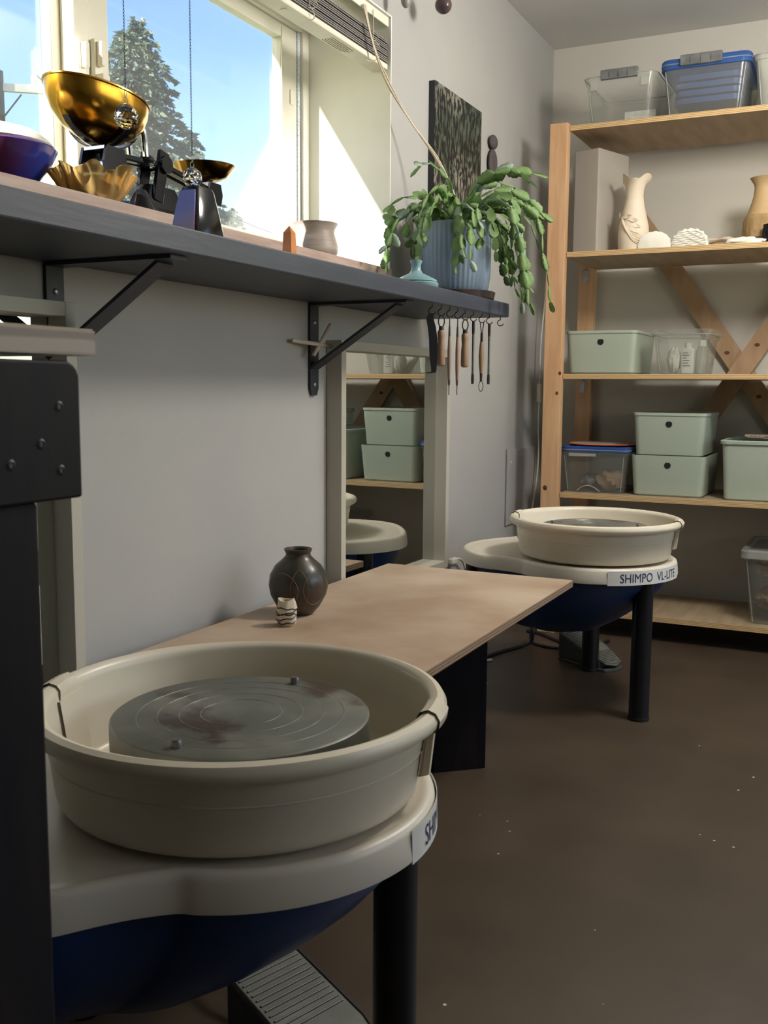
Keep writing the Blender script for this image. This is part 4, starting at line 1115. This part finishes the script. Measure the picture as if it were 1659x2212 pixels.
for (x, y, z, r, m, lb, tall) in ((.10, 2.722, 1.966, .0235, M_ball, 'brown glass ball hanging on a thread near the ceiling', 1), (.06, 2.56, 1.935, .0135, M_greydrop, 'small grey drop ornament hanging above the blind end', 1.7)):
    t = thing('hanging_ornament', (x, y, z - r * tall), lb, 'ornament', 'ornaments hanging on threads')
    MB().ball((x, y, z), r, r, r * tall, 24, 16).build('drop', m, t)
    MB().lathe([(0, r * tall + .004), (r * .35, r * tall + .003), (r * .5, r * tall * .86), (r * .45, r * tall * .84)], (x, y, z), 18).build('cap', M_tooldark, t)
    MB().tube([(x, y, z + r * tall), (x, y, ZC)], .0006, 5).build('thread', M_cord, t)
lc = thing('lamp_cord', (.03, 3.90, .3), 'white cord with a rocker switch hanging behind the left shelf post', 'cord')
MB().tube(sm([(.05, 3.93, 1.60), (.045, 3.925, 1.30), (.033, 3.92, 1.10), (.03, 3.92, .93)]), .003, 6).build('upper_cord', M_whitecable, lc)
MB().loft([[(.03 + x, 3.92 + y, z) for x, y in rrect(w_, w_ * 1.3, w_ * .3, 3)] for z, w_ in ((.853, .008), (.858, .016), (.925, .016), (.930, .008))]).build('switch', M_whitecable, lc)
MB().tube(sm([(.03, 3.92, .853), (.028, 3.925, .76), (.031, 3.93, .66), (.03, 3.92, .55), (.03, 3.87, .44), (.03, 3.80, .30), (.03, 3.76, .10), (.03, 3.75, .004)]), .003, 6).build('lower_cord', M_whitecable, lc)

# ------------------------------------------------------------------ things on the sill and shelf
ZS = WZ0
# purple bowl and white upturned bowl, sprig
pb = (-.150, 1.33, ZS)
tag(MB().lathe([(0, 0), (.042, 0), (.046, .006), (.068, .024), (.092, .052), (.104, .078), (.1015, .081), (.09, .060), (.06, .03), (.03, .012), (0, .010)], pb, 64).build('purple_bowl', M_purple), 'glossy blue and plum glazed bowl at the left end of the sill', 'bowl')
wbp = (-.150, 1.33, ZS + .082)
tag(MB().lathe([(.096, 0), (.099, .003), (.094, .010), (.072, .026), (.040, .035), (0, .038)], wbp, 48).build('white_dish', M_whiteglaze), 'white dish turned upside down on the plum bowl', 'dish')
sg = thing('leafy_sprig', (-.215, 1.44, ZS), 'bright green leafy sprig standing behind the plum bowl', 'plant')
for i, (dy, dz, a, s) in enumerate(((.0, .115, 70, .03), (.012, .10, 120, .026), (-.02, .09, 30, .028), (-.10, .13, 60, .03), (.03, .075, 110, .022), (-.12, .10, 140, .025), (.02, .05, 60, .02))):
    c = Vector((-.215, 1.44 + dy, ZS + dz)); d = Vector((.2, math.cos(R(a)), math.sin(R(a)))).normalized(); n = Vector((1, .1, .2)); w_ = d.cross(n).normalized()
    pts = [c, c + d * s * .4 + w_ * s * .28, c + d * s * .8 + w_ * s * .2, c + d * s * 1.15, c + d * s * .8 - w_ * s * .2, c + d * s * .4 - w_ * s * .28]
    MB().add(pts + [p - n.normalized() * .0006 for p in pts], [(0, 1, 2, 3, 4, 5), (11, 10, 9, 8, 7, 6)]).build('leaf', M_leaf, sg, smooth=False)
    MB().tube([(-.215, 1.44 + dy * .4, ZS), c], .0012, 5).build('stem', M_leaf, sg)
# amber ruffled dish
ab = (-.040, 1.452, ZS)
wob = lambda a, r, z: (r * (1 + .09 * (z / .05) * math.sin(14 * a) + .05 * (z / .05) * math.sin(5 * a)), z + .008 * (r / .08) * math.sin(7 * a + 1.2) * (z > .02))
tag(MB().lathe([(0, .004), (.04, .003), (.045, .0), (.055, .012), (.064, .035), (.073, .052), (.070, .053), (.060, .036), (.05, .014), (.03, .008), (0, .008)], ab, 108, wob=wob).build('ruffled_dish', M_shell, angle=60), 'amber glass dish with a ruffled edge beside the plum bowl', 'dish')
tag(MB().lathe([(0, .044), (.009, .042), (.016, .032), (.025, .012), (.031, .002), (.028, 0), (0, 0)], (-.034, 1.575, ZS), 32).build('black_cone', M_castblack), 'small black cone in front of the scale foot', 'ornament')
# balance scale
sx = -.137
sc_ = thing('balance_scale', (sx, 1.68, ZS), 'black iron balance scale with a large brass scoop on the sill', 'scale')
base = [(y, v) for y, v in rrect(.40, .10, .045, 5)]
MB().loft([[(sx + v * s, 1.72 + y * s, ZS + z) for y, v in base] for z, s in ((.0, .92), (.006, 1), (.022, .96), (.034, .80))]).build('base', M_castblack, sc_)
MB().loft([[(sx + v * s, 1.72 + y * k, ZS + z) for y, v in rrect(.16, .07, .02, 4)] for z, s, k in ((.03, 1, 1), (.06, .6, .75), (.085, .5, .55))]).build('pedestal', M_castblack, sc_)
for s in (-1, 1):
    MB().bar((sx + s * .022, 1.69, ZS + .05), (sx + s * .022, 1.715, ZS + .155), .030, .010, up=(1, 0, 0)).build('side_plate', M_castblack, sc_, smooth=False, bevel=.002)
    MB().cyl((sx + s * .026, 1.712, ZS + .128), (sx + s * .034, 1.712, ZS + .128), .018, 20).build('pivot_disc', M_castblack, sc_)
    MB().bar((sx + s * .015, 1.55, ZS + .118), (sx + s * .015, 1.712, ZS + .128), .012, .022, up=(1, 0, 0)).build('beam', M_castblack, sc_, smooth=False, bevel=.003)
    MB().bar((sx + s * .015, 1.712, ZS + .128), (sx + s * .015, 1.88, ZS + .105), .012, .022, up=(1, 0, 0)).build('beam', M_castblack, sc_, smooth=False, bevel=.003)
MB().tube([(sx - .02, 1.712, ZS + .128), (sx + .02, 1.712, ZS + .128)], .012, 14).build('axle', M_chrome, sc_)
def cradle(y, z, r, nm):
    hexp = [(y - r, z), (y - r * .75, z + r * .9), (y + r * .75, z + r * .9), (y + r, z), (y + r * .75, z - r * .9), (y - r * .75, z - r * .9)]
    for x0 in (-.032, .026):
        MB().prism(hexp, 'x', sx + x0, sx + x0 + .006).build('cradle_plate', M_castblack, sc_, smooth=False)
    bx(sx - .026, sx + .026, y - r * .75, y + r * .75, z + r * .9 - .006, z + r * .9).build('cradle_top', M_chrome, sc_, smooth=False)
    bx(sx - .026, sx + .026, y - r * .75, y + r * .75, z - r * .9, z - r * .9 + .006).build('cradle_bottom', M_chrome, sc_, smooth=False)
    MB().cyl((sx - .026, y, z), (sx + .026, y, z), r * .38, 16).build('cradle_pin', M_chrome, sc_)
cradle(1.555, ZS + .100, .034, 'left'); cradle(1.885, ZS + .098, .026, 'right')
# scoop: boat-shaped brass bowl
py, pz_ = 1.552, 1.462
rings = []
n = 40
for q, s in ((0, 1.0), (.02, 1.0), (.25, .97), (.5, .88), (.75, .69), (.92, .42), (1, .10)):
    rings.append([(sx + .080 * s * math.cos(2 * PI * k / n), py + (.116 * s * (1.0 + .12 * math.cos(2 * PI * k / n + PI / 2)) ) * math.sin(2 * PI * k / n), pz_ + .014 * math.sin(2 * PI * k / n) * -(1 - q) - .086 * q) for k in range(n)])
inner = [[(sx + (p[0] - sx) * .97, py + (p[1] - py) * .975, p[2] + .003) for p in r] for r in reversed(rings)]
MB().loft(rings + inner[:-1] + [[(sx + (p[0] - sx) * .98, py + (p[1] - py) * .985, p[2] + .0005) for p in rings[0]]], cap=True).build('brass_scoop', M_brass, sc_, angle=60)
MB().tube(rings[0], .0028, 6, closed=True).build('scoop_rim', M_brass, sc_)
for pr in (0, 1):
    P = []
    for k in range(13):
        a = R(-62 + 124 * k / 12)
        if pr == 0: P.append((sx + .0, py + .110 * math.sin(a), pz_ - .004 - .088 * math.cos(a) ** .8))
        else: P.append((sx + .090 * math.sin(a), py, pz_ - .004 - .088 * math.cos(a) ** .9))
    mb = MB()
    for a, b in zip(P[:-1], P[1:]): mb.bar(a, b, .014, .003, up=(0, 0, 1) if pr == 0 else (0, 0, 1))
    mb.build('support_strap', M_castblack, sc_, smooth=False)
plate = (sx, 1.885, ZS + .125)
MB().lathe([(0, .004), (.03, .004), (.05, .012), (.068, .034), (.070, .036), (.067, .036), (.049, .016), (.03, .008), (0, .008)], plate, 40).build('brass_plate', M_brass, sc_)
for a in (0, 90):
    d = Vector((math.cos(R(a)), math.sin(R(a)), 0)); c = Vector(plate)
    P = [c + d * (k * .066 / 4) + Vector((0, 0, abs(k) ** 2 * .0022 + .001)) for k in range(-4, 5)]
    mb = MB()
    for p, q in zip(P[:-1], P[1:]): mb.bar(p, q, .012, .003)
    mb.build('support_strap', M_castblack, sc_, smooth=False)
MB().tube(sm([(sx - .02, 1.66, ZS + .13), (sx - .02, 1.655, ZS + .175), (sx - .014, 1.654, ZS + .195), (sx, 1.654, ZS + .203), (sx + .014, 1.654, ZS + .195), (sx + .02, 1.655, ZS + .175), (sx + .02, 1.66, ZS + .13)]), .0062, 10).build('bail_handle', M_chrome, sc_)
MB().lathe([(0, .12), (.016, .12), (.018, .126), (.016, .132), (0, .132)], (sx + .02, 1.66, ZS), 20).build('collar', M_castblack, sc_)
MB().lathe([(0, .12), (.016, .12), (.018, .126), (.016, .132), (0, .132)], (sx - .02, 1.66, ZS), 20).build('collar', M_castblack, sc_)

sc_.location.y += .035
# crystals on chains
def crystal(x, y, z, r, label):
    t = thing('hanging_crystal', (x, y, z - r), label, 'crystal', 'cut crystals on chains')
    bm_ = MB(); nu = 10; lev = [(0, 1.08), (.42, .92), (.80, .60), (.98, .18), (.95, -.28), (.72, -.68), (.36, -.92), (0, -1.0)]
    vs = []; fs = []
    for i, (s, h) in enumerate(lev):
        k = 1 if s == 0 else nu
        for j in range(k):
            a = 2 * PI * (j + .5 * (i % 2)) / nu
            vs.append((x + r * s * math.cos(a), y + r * s * math.sin(a), z + r * h))
    idx = lambda i, j: 0 if i == 0 else (1 + 6 * nu if i == 7 else 1 + (i - 1) * nu + j % nu)
    for j in range(nu):
        fs.append((0, idx(1, j), idx(1, j + 1))); fs.append((idx(7, 0), idx(6, j + 1), idx(6, j)))
        for i in range(1, 6):
            o = 0 if i % 2 else 1
            if i % 2: fs += [(idx(i, j), idx(i + 1, j - 1), idx(i + 1, j)), (idx(i, j), idx(i + 1, j), idx(i, j + 1))]
            else: fs += [(idx(i, j), idx(i + 1, j), idx(i, j + 1)), (idx(i, j + 1), idx(i + 1, j), idx(i + 1, j + 1))]
    bm_.add(vs, fs).build('cut_ball', M_crystal, t, smooth=False)
    MB().tube([(x, y - .005, z + r * 1.0), (x, y - .006, z + r * 1.35), (x, y, z + r * 1.55), (x, y + .006, z + r * 1.35), (x, y + .005, z + r * 1.0)], .0007, 5).build('wire_bail', M_silver, t)
    MB().tube([(x, y + .0035 * math.cos(2 * PI * k / 14), z + r * 1.55 + .0085 + .0085 * math.sin(2 * PI * k / 14)) for k in range(14)], .0006, 5, closed=True).build('ring', M_silver, t)
    z0 = z + r * 1.55 + .016; top = 1.7705; L = int((top - z0) / .0058)
    mb = MB()
    for k in range(L):
        zz = z0 + k * .0058
        P = []
        for q in range(8):
            a = 2 * PI * q / 8; d = .0014 * math.cos(a)
            P.append((x + (d if k % 2 else 0), y + (0 if k % 2 else d), zz + .0036 * math.sin(a)))
        mb.tube(P, .00055, 4, closed=True)
    o = mb.build('chain', M_chain, t); o['kind'] = 'stuff'
crystal(-.012, 1.511, 1.397, .0222, 'large cut crystal ball hanging in front of the brass scoop')
crystal(-.012, 1.708, 1.325, .0202, 'cut crystal ball hanging lower beside the dark tapered vase')

# dark tapered vase on the shelf
dv = thing('tapered_vase', (.15, 1.505, SZ1), 'dark glossy tapered slab vase in front of the scale', 'vase')
rings = [[(.15 + y, 1.505 + x, SZ1 + z) for x, y in rrect(w_, w_ * .6, .012, 3)] for z, w_ in ((0, .100), (.004, .102), (.06, .080), (.100, .062), (.106, .055))]
MB().loft(rings).build('body', M_blackglaze, dv)
MB().loft([[(.15 - .026 * k, 1.505 - .0505 * w, z), (.15 + .026 * k, 1.505 - .0505 * w, z), (.15 + .026 * k, 1.5065 - .0505 * w + .004, z), (.15 - .026 * k, 1.5065 - .0505 * w + .004, z)] for k, w, z in ((1, 1.015, SZ1 + .004), (.78, .80, SZ1 + .06), (.6, .625, SZ1 + .098))]).build('sky_reflection_side', M_purple, dv, smooth=False)  # blue panel put on to stand in for the sky's reflection in black glaze
# obelisk
ob = [(.0125, 0), (.0095, .078), (0, .092)]
mb = MB()
mb.loft([[(.12 + sx_ * s, 1.864 + sy_ * s, SZ1 + z) for sx_, sy_ in ((-1, -1), (1, -1), (1, 1), (-1, 1))] for s, z in ((.0125, 0), (.0092, .080), (.0004, .094))])
tag(mb.build('obelisk', M_obelisk, smooth=False), 'small orange stone obelisk standing on the shelf edge', 'obelisk')
# stoneware cup vase on the sill
cv = (-.105, 2.365, ZS)
wob = lambda a, r, z: (r * (1 + .012 * math.sin(z * 420)), z)
tag(MB().lathe([(r_ * .84, z_ * .9) for r_, z_ in [(0, 0), (.05, 0), (.060, .006), (.070, .025), (.072, .042), (.066, .064), (.060, .080), (.060, .090), (.068, .104), (.071, .108), (.069, .109), (.057, .092), (.056, .08), (.064, .045), (.05, .01), (0, .008)]], cv, 56, wob=wob).build('stoneware_vase', M_cup), 'streaky grey stoneware vase with flared lip in the window corner', 'vase')
# teal lidded jar with knob
tj = (.205, 2.325, SZ1)
tag(MB().lathe([(0, 0), (.050, 0), (.054, .004), (.056, .014), (.052, .018), (.054, .019), (.050, .024), (.034, .032), (.017, .040), (.012, .048), (.0115, .060), (.015, .068), (.015, .071), (0, .072)], tj, 48).build('teal_lid', M_teal), 'teal glazed lid with a tall knob in front of the plant pot', 'lid')

# ------------------------------------------------------------------ potted cactus
PX, PY = .168, 2.675
sa = MB().lathe([(0, 0), (.100, 0), (.108, .004), (.112, .022), (.109, .024), (.104, .010), (0, .008)], (PX, PY, SZ1 + .0004), 56)
tag(sa.build('plant_saucer', M_saucer), 'dark wooden saucer under the blue plant pot', 'saucer')
ZP = SZ1 + .009
cac = thing('potted_cactus', (PX, PY, ZP), 'trailing holiday cactus in a ribbed blue pot at the shelf end', 'potted plant')
wob = lambda a, r, z: (r + (.0022 * abs(math.sin(22 * a)) ** .6 if r > .06 and .01 < z < .195 else 0), z)
MB().lathe([(0, 0), (.070, 0), (.082, .006), (.090, .025), (.0945, .06), (.096, .12), (.096, .19), (.095, .200), (.091, .200), (.091, .12), (.085, .03), (.05, .012), (0, .012)], (PX, PY, ZP), 176, wob=wob).build('pot', M_pot, cac, angle=70)
MB().lathe([(0, .180), (.06, .183), (.090, .178)], (PX, PY, ZP), 32).build('soil', M_soil, cac)
MB().tube(sm([(PX - .01, PY + .01, ZP + .18), (PX + .01, PY, ZP + .23), (PX + .02, PY - .005, ZP + .252)]), .009, 10).build('woody_stem', M_terracotta, cac)
# leaf segment meshes: flat, toothed outline, a raised midrib
def segmesh(name, Ls, Wd, seed, m):
    rnd = random.Random(seed)
    prof = [(0, .10), (.10, .34), (.24, .80), (.34, .74), (.50, 1.0), (.60, .92), (.76, .96), (.86, .72), (.95, .45), (1.0, .16)]
    vs = []; fs = []; n = len(prof)
    for u, h in prof:
        hw = Wd / 2 * h * rnd.uniform(.92, 1.08)
        z = .03 * math.sin(u * PI)
        vs += [(u * Ls, -hw, -z), (u * Ls, 0, z + .03), (u * Ls, hw, -z), (u * Ls, 0, z - .03)]
    for i in range(n - 1):
        for j in range(4):
            a, b = i * 4 + j, i * 4 + (j + 1) % 4
            fs.append((a, b, b + 4, a + 4))
    fs += [(3, 2, 1, 0), tuple((n - 1) * 4 + j for j in range(4))]
    me = bpy.data.meshes.new(name); me.from_pydata(vs, [], fs); me.materials.append(m)
    for p in me.polygons: p.use_smooth = True
    return me
SEG = [segmesh('leaf_segment', 1, .58, 1, M_cactus), segmesh('leaf_segment', 1, .68, 2, M_cactus), segmesh('leaf_segment', 1, .52, 3, M_cactus2), segmesh('leaf_segment', 1, .62, 4, M_cactus)]
rnd = random.Random(21)
count = 0
EXTRA = MB()
def put_seg(p, d, roll, L):
    global count
    d = d.normalized()
    s = d.cross(Vector((0, 0, 1)))
    if s.length < .1: s = Vector((1, 0, 0))
    s.normalize(); n = s.cross(d)
    s2 = s * math.cos(roll) + n * math.sin(roll); n2 = d.cross(s2)
    Mx = Matrix((d, s2, n2)).transposed().to_4x4()
    me = SEG[rnd.choice((0, 0, 1, 2, 3))]
    if count >= 298:
        T = Matrix.Translation(p) @ Mx @ Matrix.Diagonal((L, L, L, 1))
        EXTRA.add([T @ v.co for v in me.vertices], [tuple(q.vertices) for q in me.polygons])
        return
    o = bpy.data.objects.new('leaf_segment', me)
    COL.objects.link(o); o.parent = cac
    o.matrix_parent_inverse = Matrix.Identity(4)
    o.matrix_basis = Matrix.Translation(p - Vector((PX, PY, ZP))) @ Mx @ Matrix.Diagonal((L, L, L, 1))
    count += 1
def stem(az, r0, pitch0, dp, nseg, Ls, tw=0, z0=.185):
    p = Vector((PX + r0 * math.cos(R(az)), PY + r0 * math.sin(R(az)), ZP + z0)); pit = pitch0; a = az
    roll = rnd.uniform(-.8, .8)
    for i in range(nseg):
        a += rnd.uniform(-14, 14) + tw
        L = Ls * rnd.uniform(.82, 1.15)
        # keep clear of the pot and of the wall
        d = Vector((math.cos(R(a)) * math.cos(R(pit)), math.sin(R(a)) * math.cos(R(pit)), math.sin(R(pit))))
        q = p + d * L
        rr = math.hypot(q.x - PX, q.y - PY)
        if q.z < ZP + .21 and rr < .112:
            k = (.112 - rr); d += Vector((math.cos(R(az)), math.sin(R(az)), 0)) * (k / L * 1.2); d.normalize()
        if q.x < .03: d.x = abs(d.x) * .3; d.normalize()
        if q.z < SZ1 + .012 and q.x < SX + .02 and q.y < 2.83: break
        put_seg(p, d, roll, L)
        if i == nseg - 1 and rnd.random() < .45:
            d2 = (d + Vector((rnd.uniform(-.6, .6), rnd.uniform(-.6, .6), 0))).normalized(); put_seg(p + d * L * .96, d2, roll + .6, L * .8)
        p = p + d * L * .97
        pit = max(pit - dp * rnd.uniform(.5, 1.4), -88 + rnd.uniform(0, 22)); roll += rnd.uniform(-.9, .9)
        if i > 1 and rnd.random() < .22:
            ds = (d + Vector((rnd.uniform(-.9, .9), rnd.uniform(-.9, .9), -.2))).normalized(); put_seg(p, ds, roll, L * rnd.uniform(.7, 1))
# (azimuth, root radius, start pitch, bend per segment, segments, length)
specs = []
for i in range(30):
    az = i * 137.5 % 360
    toward = max(math.cos(R(az - 30)), .8 * math.cos(R(az + 68)))     # bushier towards the room and the far end
    n = int(4.6 + 2.0 * toward + rnd.uniform(-1, 1.4))
    specs.append((az, rnd.uniform(.02, .06), rnd.uniform(44, 78), rnd.uniform(26, 44), n, rnd.uniform(.038, .054)))
for az in (5, 16, 28, 40, 52, 64, 78, -14, -4, 34): specs.append((az, rnd.uniform(.01, .045), rnd.uniform(52, 76), rnd.uniform(30, 40), rnd.choice((8, 9, 10)), rnd.uniform(.038, .050)))
for az in (-60, -75, -45, -90, -30, -66, -52): specs.append((az, .055, rnd.uniform(30, 60), 38, 5, rnd.uniform(.040, .052)))
for az in (-120, -135, -105): specs.append((az, .05, 44, 24, 7, .043))
for az in (60, 120, -40, 0, -80, 20): specs.append((az, .02, 80, 24, 6, .052))
specs = specs[30:] + specs[:30]
for s in specs:
    stem(*s)
if EXTRA.v:
    EXTRA.build('leaf_mass', M_cactus, cac, angle=60)['kind'] = 'stuff'
